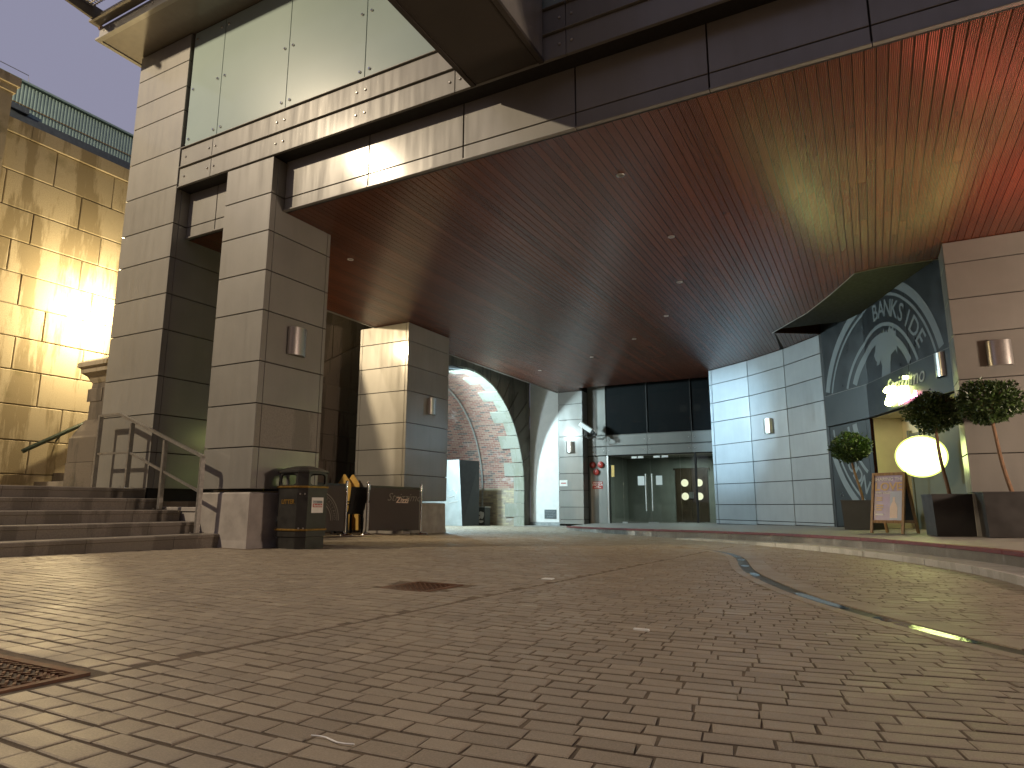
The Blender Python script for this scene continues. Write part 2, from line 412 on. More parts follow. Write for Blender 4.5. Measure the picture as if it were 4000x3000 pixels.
def text_geo(body, size, shear=0, ext=.002, bold=0, align='CENTER', spacing=1):
    c = bpy.data.curves.new('txt', 'FONT'); c.body = body; c.size = size; c.shear = shear; c.extrude = ext; c.offset = bold
    c.align_x = align; c.align_y = 'CENTER'; c.resolution_u = 3; c.space_character = spacing
    o = bpy.data.objects.new('txt', c); COL.objects.link(o)
    bpy.context.view_layer.update()
    me = bpy.data.meshes.new_from_object(o.evaluated_get(bpy.context.evaluated_depsgraph_get()))
    vs = [tuple(v.co) for v in me.vertices]; fs = [tuple(p.vertices) for p in me.polygons]
    bpy.data.objects.remove(o); bpy.data.curves.remove(c); bpy.data.meshes.remove(me)
    return vs, fs
def text(name, body, size, O, u, v, mat, parent, shear=0, ext=.002, bold=0, fn=None, rot=0, align='CENTER', spacing=1, mb=None):
    vs, fs = text_geo(body, size, shear, ext, bold, align, spacing)
    u = Vector(u).normalized(); v = Vector(v).normalized(); n = u.cross(v); O = Vector(O)
    cr, sr = math.cos(rot), math.sin(rot)
    out = []
    for x, y, z in vs:
        x, y = x * cr - y * sr, x * sr + y * cr
        out.append(fn(x, y, z) if fn else O + u * x + v * y + n * (z + ext + .002))
    own = mb is None
    if own: mb = MB()
    mb.add(out, fs)
    return mb.build(name, mat, parent) if own else mb
def gz(x, y): return -.0095 * (x + 7.3) - .0145 * (y - 6.2)
def tz(x): return .085 + .018 * x
X_, Y_, Z_ = Vector((1, 0, 0)), Vector((0, 1, 0)), Vector((0, 0, 1))

# ================================================================== SETTING
g = MB(); g.add([(x, y, gz(x, y) - .0040) for x, y in ((-60, -40), (60, -40), (60, 60), (-60, 60))], [(0, 1, 2, 3)])
ground = g.build('ground', 'ground', kind='structure')
DRAIN = [(-2.9, 11.25), (-2.31, 10.87), (-1.98, 10.29), (-1.69, 9.54), (-1.50, 8.78), (-1.27, 7.63), (-1.10, 6.9), (-.99, 6.54), (-.68, 5.66), (-.42, 5.02), (-.2, 4.6), (.03, 4.2), (.25, 3.84), (.45, 3.58), (.75, 3.25), (1.3, 2.75), (2.2, 2.1)]
def resample(P, step):
    out = [Vector((*P[0], 0))]
    for a, b in zip(P, P[1:]):
        a, b = Vector((*a, 0)), Vector((*b, 0)); n = max(1, int((b - a).length / step))
        out += [a.lerp(b, (i + 1) / n) for i in range(n)]
    return out
def smooth(P, k=3):
    for _ in range(k):
        P = [P[0]] + [(P[i - 1] + P[i] * 2 + P[i + 1]) / 4 for i in range(1, len(P) - 1)] + [P[-1]]
    return P
DR = smooth(resample(DRAIN, .14), 6)
def dist_drain(x, y):
    best = 9, 1
    p = Vector((x, y, 0))
    for a, b in zip(DR, DR[1:]):
        if abs(a.y - y) > .8 and abs(b.y - y) > .8: continue
        d = b - a; t = max(0, min(1, (p - a).dot(d) / d.length_squared)); q = p - a - d * t; l = q.length
        if l < best[0]: best = l, (1 if d.cross(q).z > 0 else -1)
    return best[0] * best[1]      # positive on the far (right hand) side
MANS = [(-3.12, -2.70, 3.80, 4.28), (-2.98, -2.27, 1.06, 1.36)]
KERB = [(-8.47, 19.40), (-7.14, 17.95), (-6.10, 17.10), (-5.12, 16.30), (-4.2, 15.68), (-3.31, 15.02), (-2.41, 14.25), (-1.75, 13.65), (-1.20, 13.05), (-.80, 12.55), (-.45, 12.02), (0, 11.35), (.43, 10.62), (.76, 9.93), (1.05, 9.14), (1.28, 8.40), (1.45, 7.6), (1.55, 6.4)]
KR = smooth(resample(KERB, .3), 4)
def yk(x):
    for a, b in zip(KR, KR[1:]):
        if a.x <= x <= b.x: return a.y + (b.y - a.y) * (x - a.x) / max(1e-6, b.x - a.x)
    return 22.8 if x < KR[0].x else 5
setts = []
def sett(cx, cy, w, l, ang, tone):
    setts.append((cx, cy, w, l, ang, tone))
def bad(x, y):
    if any(a - .055 < x < b + .055 and c - .04 < y < d + .04 for a, b, c, d in MANS): return True
    if -.10 < dist_drain(x, y) < .205: return True
    if x > -8.4 and y > yk(x) - (.34 if x > -4 else .1): return True
    if x < -7.75 and y < 6.1: return True
    if x < -7.0 and y > 6.0 and y < 7.6 and x > -9.5: return True
    return False
def tone_at(x, y):
    t = random.gauss(.36, .17)
    if random.random() < .06: t += .42
    if -5.0 < x < -4.0 and 1.85 < y < 2.33: t = -.35
    return max(-.4, min(1, t))
y = .3
while y < 12.5:                                    # left field: courses across, wide bed joints
    w = random.uniform(.080, .090); x = -9.6 - random.random() * .2
    while x < -2.27:
        l = random.uniform(.118, .150); l = min(l, -2.26 - x) if -2.26 - x < .3 else l
        if l < .06: break
        if not bad(x + l / 2, y + w / 2): sett(x + l / 2, y + w / 2, l - .006, w - .003, 0, tone_at(x, y))
        x += l
    y += w + random.uniform(.005, .011)
def crs(x):                                        # right field: the courses swing round with the drive
    return .065 * max(0, x + 1.7) ** 2
def crs_a(x): return math.atan(.13 * max(0, x + 1.7))
y = -1.2
while y < 16.5:
    w = random.uniform(.076, .092); x = -2.235 + random.random() * -.0
    first = True
    while x < 2.6:
        l = random.uniform(.105, .155) if x < -.9 else random.uniform(.13, .20)
        if first: l = random.uniform(.06, .16); first = False
        gap = random.uniform(.005, .010)
        cx = x + l / 2; cy = y + crs(cx) + w / 2; a = crs_a(cx)
        if cy > .2 and not bad(cx, cy): sett(cx, cy, l - gap, w - .011, a, tone_at(cx, cy))
        x += l * math.cos(a)
    y += w
y = 12.5
while y < 22.7:                                    # far field running up to the arch
    w = .09; x = -17
    while x < -2.27:
        l = random.uniform(.12, .17)
        if not bad(x + l / 2, y + w / 2) and (x > -11.4 or y > 14.6): sett(x + l / 2, y + w / 2, l - .008, w - .009, 0, tone_at(x, y))
        x += l
    y += w
def cam_xy(x, y, z):
    d = Vector((x, y, z)) - Vector((0, 0, H)); k = d.dot(f2)
    if k < .1: return None
    return 2000 + 2592 * d.dot(r3) / k, 1500 - 2592 * d.dot(u3) / k, k
def sett_geo(mb, s):
    cx, cy, w, l, a, tn = s
    e1 = Vector((math.cos(a), math.sin(a), 0)); e2 = Vector((-math.sin(a), math.cos(a), 0)); c = Vector((cx, cy, 0))
    dz = random.uniform(-.0015, .0015); tx, ty = random.uniform(-.010, .010), random.uniform(-.016, .016)
    jit = [(random.uniform(-.0035, .0035), random.uniform(-.0025, .0025)) for _ in range(4)]
    vs = []
    for k, (ins, zz) in enumerate(((0, -.03), (0, -.0016), (.006, 0))):
        for (sx, sy), (jx, jy) in zip(((-1, -1), (1, -1), (1, 1), (-1, 1)), jit):
            px = sx * (w / 2 - ins) + jx; py = sy * (l / 2 - ins) + jy
            p = c + e1 * px + e2 * py
            vs.append((p.x, p.y, gz(p.x, p.y) + zz + dz + tx * px + ty * py))
    fs = [(8, 9, 10, 11)] + [(k + i, k + (i + 1) % 4, k + 4 + (i + 1) % 4, k + 4 + i) for k in (0, 4) for i in range(4)]
    mb.add(vs, fs, tn)
def sett_key(s):
    q = cam_xy(s[0], s[1], gz(s[0], s[1]))
    if q is None or not (-40 < q[0] < 4040 and 1900 < q[1] < 3030): return 99
    return q[2]
setts.sort(key=sett_key)
for s in setts[:300]:
    mb = MB(); sett_geo(mb, s)
    o = mb.build('sett', 'sett', ground, tone=True)
mb = MB()
for s in setts[300:]: sett_geo(mb, s)
mb.build('setts', 'sett', ground, kind='stuff', tone=True)

# drainage channel
ch = thing('drain_channel', (-1.1, 6.9, gz(-1.1, 6.9)), 'shallow stone drainage channel curving across the setts with standing water', 'drain')
def offs(i, d):
    a, b = DR[max(0, i - 1)], DR[min(len(DR) - 1, i + 1)]; t = (b - a).normalized(); nrm = Vector((-t.y, t.x, 0))
    p = DR[i] + nrm * d; return p
def strip(i0, i1, d0, d1, z0, z1, thick=.03, gap=.004):
    mb = MB(); n = i1 - i0
    vs = []; fs = []
    for i in range(i0, i1 + 1):
        for d, zz in ((d0, z0), (d1, z1)):
            p = offs(i, d)
            if i == i0: p = p.lerp(offs(i + 1, d), gap / .14)
            if i == i1: p = p.lerp(offs(i - 1, d), gap / .14)
            vs += [(p.x, p.y, gz(p.x, p.y) + zz), (p.x, p.y, gz(p.x, p.y) + zz - thick)]
    for k in range(n):
        o = k * 4
        fs += [(o, o + 4, o + 6, o + 2), (o, o + 1, o + 5, o + 4), (o + 2, o + 6, o + 7, o + 3)]
    fs += [(0, 2, 3, 1), (n * 4, n * 4 + 1, n * 4 + 3, n * 4 + 2)]
    mb.add(vs, fs, random.gauss(.42, .12)); return mb
i = 0
while i < len(DR) - 3:
    k = random.choice((2, 2, 3)); k = min(k, len(DR) - 1 - i)
    strip(i, i + k, .065, .250, .003, .0045).build('border_stone', 'sett', ch, tone=True)
    i += k
i = 0
while i < len(DR) - 3:
    k = random.choice((3, 4)); k = min(k, len(DR) - 1 - i)
    strip(i, i + k, -.145, -.058, .0045, .003).build('edge_stone', 'sett', ch, tone=True)
    k2 = k
    strip(i, i + k2, -.052, .057, -.003, -.0035).build('channel_stone', 'wet', ch)
    i += k
for n_, (ya, yb) in enumerate(((10.5, 9.2), (8.95, 8.5), (7.95, 7.5), (7.0, 6.5), (5.45, 4.6), (4.45, 3.7))):
    idx = [i for i in range(len(DR)) if yb <= DR[i].y <= ya]
    if len(idx) < 2: continue
    mb = MB(); vs = []; fs = []
    for j, i in enumerate(idx):
        e = min(1, min(j, len(idx) - 1 - j) * .6 + .45)
        w0, w1 = -.048 * e * random.uniform(.7, 1), .056 * e * random.uniform(.8, 1)
        for d in (w0, w1):
            p = offs(i, d); vs.append((p.x, p.y, gz(p.x, p.y) - .0012))
        if j: fs.append((2 * j - 2, 2 * j, 2 * j + 1, 2 * j - 1))
    mb.add(vs, fs); mb.build('water', 'water', kind='structure')

# iron covers
def cover(x0, x1, y0, y1, label, turn):
    z = gz((x0 + x1) / 2, (y0 + y1) / 2)
    t = thing('access_cover', ((x0 + x1) / 2, (y0 + y1) / 2, z), label, 'manhole cover')
    f = MB(); b = .03
    for a in ((x0, x1, y0, y0 + b), (x0, x1, y1 - b, y1), (x0, x0 + b, y0 + b, y1 - b), (x1 - b, x1, y0 + b, y1 - b)): f.box(*a, z - .03, z + .001)
    f.build('frame', 'rust', t)
    p = MB(); p.box(x0 + b + .004, x1 - b - .004, y0 + b + .004, y1 - b - .004, z - .03, z - .007); pl = p.build('plate', 'rust', t)
    r = MB(); k = 0; yy = y0 + .06
    while yy < y1 - .05:
        xx = x0 + .055 + (k % 2) * .02
        while xx < x1 - .05:
            s = 1 if k % 2 else -1
            r.bar((xx - .016, yy - .010 * s, z - .004), (xx + .016, yy + .010 * s, z - .004), .008, .009)
            xx += .045
        yy += .027; k += 1
    r.build('raised_pattern', 'rust', t)
cover(*MANS[0], 'small rusty iron cover set in the setts, mid yard', 0)
cover(*MANS[1], 'rusty patterned iron cover nearest the camera, at the left edge', 1)

# litter on the setts
mb = MB().box(-1.045, -.972, 3.155, 3.172, gz(-1, 3.16), gz(-1, 3.16) + .009)
tag(mb.build('cigarette_end', 'paper'), 'white cigarette end lying alone on the grey setts', 'litter')
mb = MB().slab((-2.43, 5.03, gz(-2.4, 5.06) + .002), X_, Y_, .09, .07, .006)
tag(mb.build('paper_scrap', 'paper'), 'pale flattened scrap on the setts beside the long straight joint', 'litter')
mb = MB().tube([(-1.235 + .022 * i, 1.285 + .007 * math.sin(i * 1.1), gz(-1.2, 1.28) + .004) for i in range(7)], .0022, 5)
tag(mb.build('string', 'paper'), 'thin pale strand of string on the near setts', 'litter')

# ================================================================== TERRACE with kerbs along the shop fronts
terr = MB(); BACK = [(-9.25, 24.0), (-4.2, 24.0), (-4.2, 21.6), (-2.9, 20.6), (-1.7, 19.5), (-.6, 18.3), (2.5, 18), (9, 12), (9, 6.4)]
poly = [(p.x, p.y) for p in KR]
top = [(x + .0, y, tz(x) - .004) for x, y in poly] + [(9, 6.4, tz(9))] + [(9, 12, tz(9))] + [(x, y, tz(x)) for x, y in reversed(BACK[:-2])]
n = len(top)
terr.add(top + [(x, y, z - .5) for x, y, z in top], [tuple(range(n))] + [(i, i + n, (i + 1) % n + n, (i + 1) % n) for i in range(n)])
terrace = terr.build('terrace', 'tile', kind='structure')
def koff(i, d):
    a, b = KR[max(0, i - 1)], KR[min(len(KR) - 1, i + 1)]; t = (b - a).normalized(); return KR[i] + Vector((t.y, -t.x, 0)) * -d
def kstrip(i0, i1, dz, z0f, z1f, d0, d1, mat, name, gap=.006):
    vs = []; fs = []
    for i in range(i0, i1 + 1):
        for d in (d0, d1):
            p = koff(i, d)
            if i == i0: p = p.lerp(koff(i + 1, d), gap / .3)
            if i == i1: p = p.lerp(koff(i - 1, d), gap / .3)
            vs += [(p.x, p.y, z1f(p.x, p.y)), (p.x, p.y, z0f(p.x, p.y))]
    m = i1 - i0
    for k in range(m):
        o = k * 4; fs += [(o + 2, o + 6, o + 4, o), (o, o + 4, o + 5, o + 1), (o + 3, o + 7, o + 6, o + 2)]
    fs += [(0, 1, 3, 2), (m * 4 + 2, m * 4 + 3, m * 4 + 1, m * 4)]
    return MB().add(vs, fs).build(name, mat, terrace)
i = 0
while i < len(KR) - 1:
    k = min(random.choice((2, 3)), len(KR) - 1 - i)
    kstrip(i, i + k, 0, lambda x, y: tz(x) - .042, lambda x, y: tz(x) + .002, -.012, .10, 'red_edge', 'nosing_tile', .003)
    kstrip(i, i + k, 0, lambda x, y: gz(x, y) - .05, lambda x, y: tz(x) - .043, 0, .12, 'kerb', 'kerb_stone')
    i += k
i0 = next(i for i, p in enumerate(KR) if p.x > -3.9)
i = i0
while i < len(KR) - 1:
    k = min(random.choice((3, 4)), len(KR) - 1 - i)
    def ztop(x, y): return max(gz(x, y) + .012, gz(x, y) + .012 + .062 * min(1, (x + 3.9) / 3.0))
    kstrip(i, i + k, 0, lambda x, y: gz(x, y) - .05, ztop, -.46 * 1, 0, 'kerb', 'lower_step_stone')
    i += k
# low pavement in front of the white wall
mb = MB(); a = [(-11.5, 20.7), (-10.4, 21.5), (-8.9, 20.6), (-8.45, 19.6), (-9.2, 22.8), (-11.5, 22.85)]
mb.prism([(x, y, -.30) for x, y in ((-11.5, 21.6), (-10.2, 22.05), (-9.2, 21.9), (-8.55, 20.3), (-8.3, 22.85), (-11.5, 22.85))], (0, 0, .13))
mb.build('pavement', 'tile', kind='structure')

# ================================================================== CLAD PILLARS
GAP = .007
def pillar(label, x0, x1, y0, y1, zj, front=True, right=None, left=None, splits=None, strips=(.10, .07), mat='clad', fstrip=0):
    t = thing('clad_pillar', ((x0 + x1) / 2, (y0 + y1) / 2, zj[0]), label, 'pillar', 'metal clad pillars')
    T = .03
    MB().box(x0 + T, x1 - T, y0 + T, y1 - T, zj[0], zj[-1]).build('core', 'core', t)
    for za, zb in zip(zj, zj[1:]):
        h = zb - za - 2 * GAP
        if front:
            xs = [x0, x1] if not fstrip else [x0, x0 + fstrip, x1 - fstrip, x1]
            for a, b in zip(xs, xs[1:]):
                panel('panel', (a + (.003 if a > x0 else 0), y0 + T, za + GAP), X_, Z_, b - a - (.003 if b < x1 else 0) - (.003 if a > x0 else 0), h, T, mat, t)
        ys = [y0 + .002, y0 + strips[0], y1 - strips[1], y1]
        for a, b in zip(ys, ys[1:]):
            if right: panel('panel', (x1 - T, a + .003, za + GAP), Y_, Z_, b - a - .006, h, T, 'dirty_clad' if abs(za - 1.335) < .01 and x1 == -7.284 else mat, t)
            if left: panel('panel', (x0 + T, b - .003, za + GAP), -Y_, Z_, b - a - .006, h, T, mat, t)
    return t
ZJ2 = [.77, 1.335, 1.93, 2.52, 3.25, 3.837, 4.43, 5.003, 5.572]
P1 = pillar('tall corner pillar of grey metal panels rising past the glass band at the top of the steps', -10.84, -9.49, 6.215, 7.444, [.80, 1.34, 1.92, 2.51, 3.25, 3.83, 4.43, 5.0, 5.65, 6.30, 6.98, 7.42, 7.9, 8.40], right=True, left=True)
P2 = pillar('metal panelled pillar on a concrete plinth directly behind the litter bin', -8.27, -7.284, 6.215, 7.444, ZJ2, right=True, left=True)
P3 = pillar('brightly lit metal pillar behind the fabric barriers, left of the brick arch', -10.73, -9.27, 12.145, 13.85, [.66, 1.24, 1.835, 2.43, 3.174, 3.768, 4.364, 4.80], right=True, left=True, strips=(.006, .006), fstrip=.075)
P4 = pillar('narrow far pillar between the white wall and the glass entrance', -10.28, -9.30, 22.85, 23.36, [-.11, .06, .505, 1.115, 1.73, 2.342, 3.10, 3.726, 4.322, 4.80], right=True)
P5 = pillar('wide pinkish lit pillar at the right edge behind the two planters', 1.34, 4.6, 12.39, 13.10, [.10, .763, 1.353, 1.955, 2.52, 3.252, 3.836, 4.434, 4.80], left=True)
def plinth(pt, x0, x1, y0, y1, z1, mat='concrete'):
    mb = MB(); a = .012
    vs = []
    for (e, z) in ((.03, gz(x0, y0) - .03), (.012, gz(x0, y0) + .09), (0, z1 - .02), (-.02, z1)):
        vs += [(x0 - e, y0 - e, z), (x1 + e, y0 - e, z), (x1 + e, y1 + e, z), (x0 - e, y1 + e, z)]
    fs = [(12, 13, 14, 15)] + [(k + i, k + (i + 1) % 4, k + 4 + (i + 1) % 4, k + 4 + i) for k in (0, 4, 8) for i in range(4)]
    mb.add(vs, fs).build('plinth', mat, pt)
plinth(P2, -8.27, -7.284, 6.215, 7.444, .73)
plinth(P3, -10.70, -9.29, 12.165, 13.83, .615)
MB().box(-10.80, -9.53, 6.26, 7.40, .62, .80).build('plinth', 'core', P1)
t = thing('low_wall', (-8.9, 6.6, 0), 'low stone wall joining the two pillars beside the steps', 'wall')
MB().box(-9.55, -8.29, 6.24, 6.62, -.02, .47).build('wall', 'concrete', t)
MB().slab((-9.55, 6.225, .475), X_, Y_, 1.255, .40, .055, .006).build('coping', 'concrete', t)

# ================================================================== OFFICE BUILDING over the yard
B = thing('office_building', (-3.5, 6.5, 4.8), 'metal and glass office storey spanning the yard above the timber soffit', 'building')
MB().box(-10.9, 9, 6.50, 24.5, 5.60, 12).box(-10.25, 9, 6.5, 17.0, 4.835, 5.0).build('wall', 'core', B)
F2 = 6.459
FX = [-9.49, -8.80, -8.27, None, -7.284, -5.70, -4.17, -2.645, -1.145, .345, 1.87, 3.4, 4.9, 6.4]
MB().box(-9.5, 9, F2 + .03, 6.52, 4.80, 5.62).build('backing', 'core', B)
for a, b in zip(FX, FX[1:]):
    if a is None or b is None: continue
    for za, zb in ((4.822, 4.995), (5.009, 5.588)):
        panel('fascia_panel', (a + .008, F2 + .03, za), X_, Z_, b - a - .016, zb - za, .03, 'clad', B)
    panel('reveal_panel', (a + .006, F2 - .002, 5.612), X_, -Y_, b - a - .012, .235, .02, 'band', B)
    panel('drip_flange', (a + .004, 6.50, 4.820), X_, -Y_, b - a - .008, .065, .02, 'clad', B)
BX = [-9.45, -8.69, -4.15, -2.65, 1.85, 6.35]
for a, b in zip(BX, BX[1:]):
    for z0 in (5.605, 5.945):
        panel('channel_web', (a + .004, 6.245, z0), X_, Z_, b - a - .008, .305, .03, 'band', B)
        panel('channel_flange', (a + .003, 6.245, z0 + .313), X_, Z_, b - a - .006, .012, .062, 'band', B, .002)
        panel('channel_flange', (a + .003, 6.245, z0 - .012), X_, Z_, b - a - .006, .010, .038, 'band', B, .002)
MB().box(-9.49, 8.9, 6.247, 6.50, 5.59, 6.27).build('channel_backing', 'core', B)
bolt = MB().lathe((0, 0, 0), [(.017, 0), (.017, .008), (.009, .014)], 8, (0, -1, 0))
bme = bpy.data.meshes.new('bolt'); bme.from_pydata(bolt.v, [], bolt.f); bme.materials.append(M['bolt'])
gbolt = MB().lathe((0, 0, 0), [(.021, 0), (.021, .012), (.015, .02)], 10, (0, -1, 0))
gme = bpy.data.meshes.new('glass_bolt'); gme.from_pydata(gbolt.v, [], gbolt.f); gme.materials.append(M['chrome'])
def place(name, me, loc, par):
    o = bpy.data.objects.new(name, me); COL.objects.link(o); o.parent = par; o.location = Vector(loc) - wloc(par); return o
for x in (-9.40, -8.69, -7.19, -5.67, -4.15, -2.65, -1.15, .35):
    for z0 in (5.605, 5.945):
        for dx in (-.075, .075):
            if x + dx > -9.45: place('bolt', bme, (x + dx, 6.213, z0 + .15), B)
GX = [-9.44, -8.67, -7.165, -5.66, -4.15, -2.65, -1.15, .35, 1.85, 3.35]
for a, b in zip(GX, GX[1:]):
    panel('glass_panel', (a + .006, 6.275, 6.285), X_, Z_, b - a - .012, 2.112, .022, 'frosted', B, .002)
    for z in (6.43, 7.33, 8.26):
        for x in (a + .085, b - .085): place('glass_bolt', gme, (x, 6.252, z), B)
MB().box(-9.47, 5.2, 6.30, 6.49, 6.27, 8.40).build('glass_backing', 'core', B)
# roof overhang
ov = MB(); ov.box(-11.06, 9, 5.60, 7.0, 8.42, 8.60); ov.box(-11.06, -10.85, 7.0, 16, 8.42, 8.6); o_ = ov.build('roof_overhang', 'soffit_metal', B)
MB().box(-11.06, 9, 5.575, 5.60, 8.44, 8.64).box(-11.11, 9, 5.54, 5.62, 8.398, 8.43).box(-11.11, -11.04, 5.62, 16, 8.398, 8.43).build('edge_trim', 'clad', o_)
for x in (-10.93, -10.76, -9.78, -9.60, -8.3, -8.1): place('bolt', bme, (x, 5.574, 8.55), o_)
bs = thing('sunshade_bracket', (-10.95, 5.5, 8.66), 'steel bracket with wire mesh tread jutting out above the roof edge', 'sunshade')
for x in (-11.02, -5.1, .9):
    MB().prism([(x, 5.56, 8.66), (x, 5.56, 8.92), (x, 4.8, 8.92), (x, 4.25, 8.84), (x, 4.25, 8.78)], (.05, 0, 0)).build('arm', 'soffit_metal', bs)
MB().box(-11.1, -9.4, 5.40, 5.56, 8.65, 8.70).build('rail', 'soffit_metal', bs)
mm = MB()
for i in range(18): mm.bar((-10.95, 5.35 - i * .06, 8.86), (4, 5.35 - i * .06, 8.86), .016, .010)
for i in range(249): mm.bar((-10.95 + i * .06, 5.38, 8.871), (-10.95 + i * .06, 4.30, 8.871), .016, .010)
mm.build('mesh_tread', 'mesh_metal', bs)
MB().lathe((-11.13, 5.62, 8.66), [(.03, 0), (.045, .03), (.03, .08)], 8).build('fixing', 'rust', bs)
# projecting beam
bb = MB().box(-3.88, -2.94, 2.4, 6.20, 5.60, 9.0).build('projecting_beam', 'clad', B)
MB().box(-3.90, -3.84, 2.4, 6.205, 5.575, 5.62).box(-2.98, -2.92, 2.4, 6.205, 5.575, 5.62).build('edge_trim', 'shaded_beam', bb)
panel('beam_soffit', (-3.83, 6.19, 5.60), X_, -Y_, .84, 3.78, .012, 'shaded_beam', bb)
for z in (5.62, 6.55): panel('beam_side', (-2.94, 2.41, z), Y_, Z_, 3.77, .90, .015, 'clad', bb)

# ================================================================== TIMBER SOFFIT
S = thing('timber_soffit', (-4, 12, 4.8), 'dark red ribbed timber board soffit over the drive', 'soffit')
BLK = [(-4.313, 21.277), (-2.97, 20.25), (-1.85, 19.15), (-.87, 17.93)]
NCH = [(-1.87, 17.18), (-.973, 15.73), (-.44, 14.54), (.05, 13.30), (.46, 13.19), (1.35, 13.20)]
def pw(P, x):
    for a, b in zip(P, P[1:]):
        if a[0] <= x <= b[0]: return a[1] + (b[1] - a[1]) * (x - a[0]) / (b[0] - a[0])
    return P[0][1] if x < P[0][0] else P[-1][1]
def yend(x):
    if x < -9.28: return 22.9
    if x < -4.36: return 22.3
    if x < -1.87: return pw(BLK, x)
    if x < 1.35: return pw(NCH, x)
    return 12.5
PW = .1045
k = 0; x = -10.28
while x < 4.3:
    a, b = x + .0035, x + PW - .0035
    segs = [(6.503, 6.503, yend(a + .001), yend(b - .001))]
    if -1.87 < a and b < -.87: segs.append((pw([NCH[0], (-.82, 17.88)], a), pw([NCH[0], (-.82, 17.88)], b), pw(BLK, a), pw(BLK, b)))
    for (ya, yb, ya2, yb2) in segs:
        cuts = [0, 1] if ya2 - ya < 6 else [0, random.uniform(.28, .45), random.uniform(.6, .78), 1]
        for c0, c1 in zip(cuts, cuts[1:]):
            e = .0015
            p = [(a, ya + (ya2 - ya) * c0 + e), (b, yb + (yb2 - yb) * c0 + e), (b, yb + (yb2 - yb) * c1 - e), (a, ya + (ya2 - ya) * c1 - e)]
            if ya2 - ya < .05: continue
            dz = random.uniform(0, .0015)
            MB().prism([(px, py, 4.80 + dz) for px, py in p], (0, 0, .02)).build('plank', 'plank', S)
            k += 1
    x += PW
MB().prism([(-10.28, 6.5, 4.8225), (4.4, 6.5, 4.8225), (4.4, 12.5, 4.8225), (1.35, 12.5, 4.8225)] + [(x, y, 4.8225) for x, y in reversed(NCH)] + [(-.82, 17.88, 4.8225)] + [(x, y, 4.8225) for x, y in reversed(BLK)] + [(-4.36, 22.3, 4.8225), (-9.28, 22.3, 4.8225), (-9.28, 22.9, 4.8225), (-10.28, 22.9, 4.8225)], (0, 0, .012)).build('backing', 'core', S)
MB().box(-10.325, -10.288, 6.5, 22.86, 4.785, 5.6).build('edge_trim', 'clad', S)
rc = MB()
ri = [(-.82, 17.88)] + NCH
for a, b in zip(ri, ri[1:]):
    rc.prism([(*a, 4.80), (*b, 4.80), (*b, 5.55), (*a, 5.55)], (0, 0.012, 0))
rc.box(-2.0, 1.6, 13.0, 18.2, 5.55, 5.58)
rc.build('recess', 'darkwood', S)
MB().tube([(x, y, 4.797) for x, y in NCH], .010, 6).build('recess_trim', 'clad', S)
MB().box(-9.28, -4.3, 22.3, 22.32, 4.80, 5.55).build('recess_riser', 'darkwood', S)
DL = [((-7.723, 8.389), 'unlit downlight nearest the pillar behind the bin'), ((-2.553, 7.729), 'unlit downlight nearest the front fascia, mid soffit'), ((-2.5, 10.037), 'unlit downlight second from the front along the curved row'), ((-2.939, 12.286), 'unlit downlight third from the front along the curved row'), ((-3.794, 14.451), 'unlit downlight at the bend of the curved row'), ((-5.099, 16.165), 'unlit downlight just past the bend towards the entrance'), ((-6.852, 17.635), 'unlit downlight second from the end near the white wall'), ((-9.03, 18.684), 'unlit downlight at the far end close to the brick arch')]
for (x, y), lab in DL:
    t = thing('downlight', (x, y, 4.80), lab, 'light', 'downlights recessed in the timber soffit')
    MB().lathe((x, y, 4.80), [(.050, 0), (.056, -.004), (.052, -.010), (.040, -.012), (.038, -.002)], 20).build('trim_ring', 'steel', t, True)
    MB().lathe((x, y, 4.80), [(.037, -.004), (.001, -.005)], 16).build('lens', 'mesh_metal', t)

# ================================================================== STONE: bridge wall on the left
BW = thing('bridge_wall', (-13.4, 5, .8), 'tall floodlit wall of big stone blocks rising left of the steps', 'wall')
MB().box(-14.6, -13.425, -8, 13.9, -.6, 7.30).build('backing', 'joint_dirt', BW)
CZ = [.50, 1.098, 1.696, 2.325, 2.946, 3.544, 4.129, 4.717, 5.315, 5.917, 6.59, 7.30]
offs_y = [.2, .9, .35, 1.02, .1, .75, .45, 1.1, .25, .8, .5]
nb = 0
for r, (za, zb) in enumerate(zip(CZ, CZ[1:])):
    y = 2.2 + offs_y[r]
    while y < 13:
        l = random.uniform(1.0, 1.35)
        MB().slab((-13.43, y + .006, za + .006), Y_, Z_, l - .012, zb - za - .012, .03 + random.uniform(-.004, .006), .012).build('stone_block', 'ashlar', BW)
        y += l
y = 2
while y < 12.5:
    l = 1.9; MB().box(-13.7, -13.36, y + .004, y + l - .004, 7.305, 7.57).build('coping_stone', 'ashlar', BW); y += l
t = thing('stone_pier', (-13.4, 4.6, .8), 'square stone pier with moulded cap at the left edge against the sky', 'pier')
for za, zb in ((.5, 2.5), (2.51, 4.6), (4.61, 6.6), (6.61, 7.90)): MB().box(-13.9, -13.14, 3.9, 5.31, za, zb).build('stone_block', 'ashlar', t)
MB().box(-14, -13.10, 3.8, 5.345, 7.905, 8.03).box(-14.05, -13.05, 3.75, 5.38, 8.03, 8.20).build('cap', 'ashlar', t)
t = thing('teal_building', (-18, 9, 10.2), 'teal corrugated metal building beyond the top of the stone wall', 'building')
mb = MB(); vs = []; fs = []; y = 0.0; i = 0
prof = [(0, 0), (.015, .009), (.045, .009), (.06, 0), (.08, 0)]
ys = []
while y < 26:
    for dy, dx in prof[:-1]: ys.append((y + dy, dx))
    y += .08
for yy, dx in ys:
    vs += [(-18 + dx, yy, 10.19), (-18 + dx, yy, 11.0)]
fs = [(2 * i, 2 * i + 2, 2 * i + 3, 2 * i + 1) for i in range(len(ys) - 1)]
mb.add(vs, fs).build('corrugated_sheet', 'teal', t)
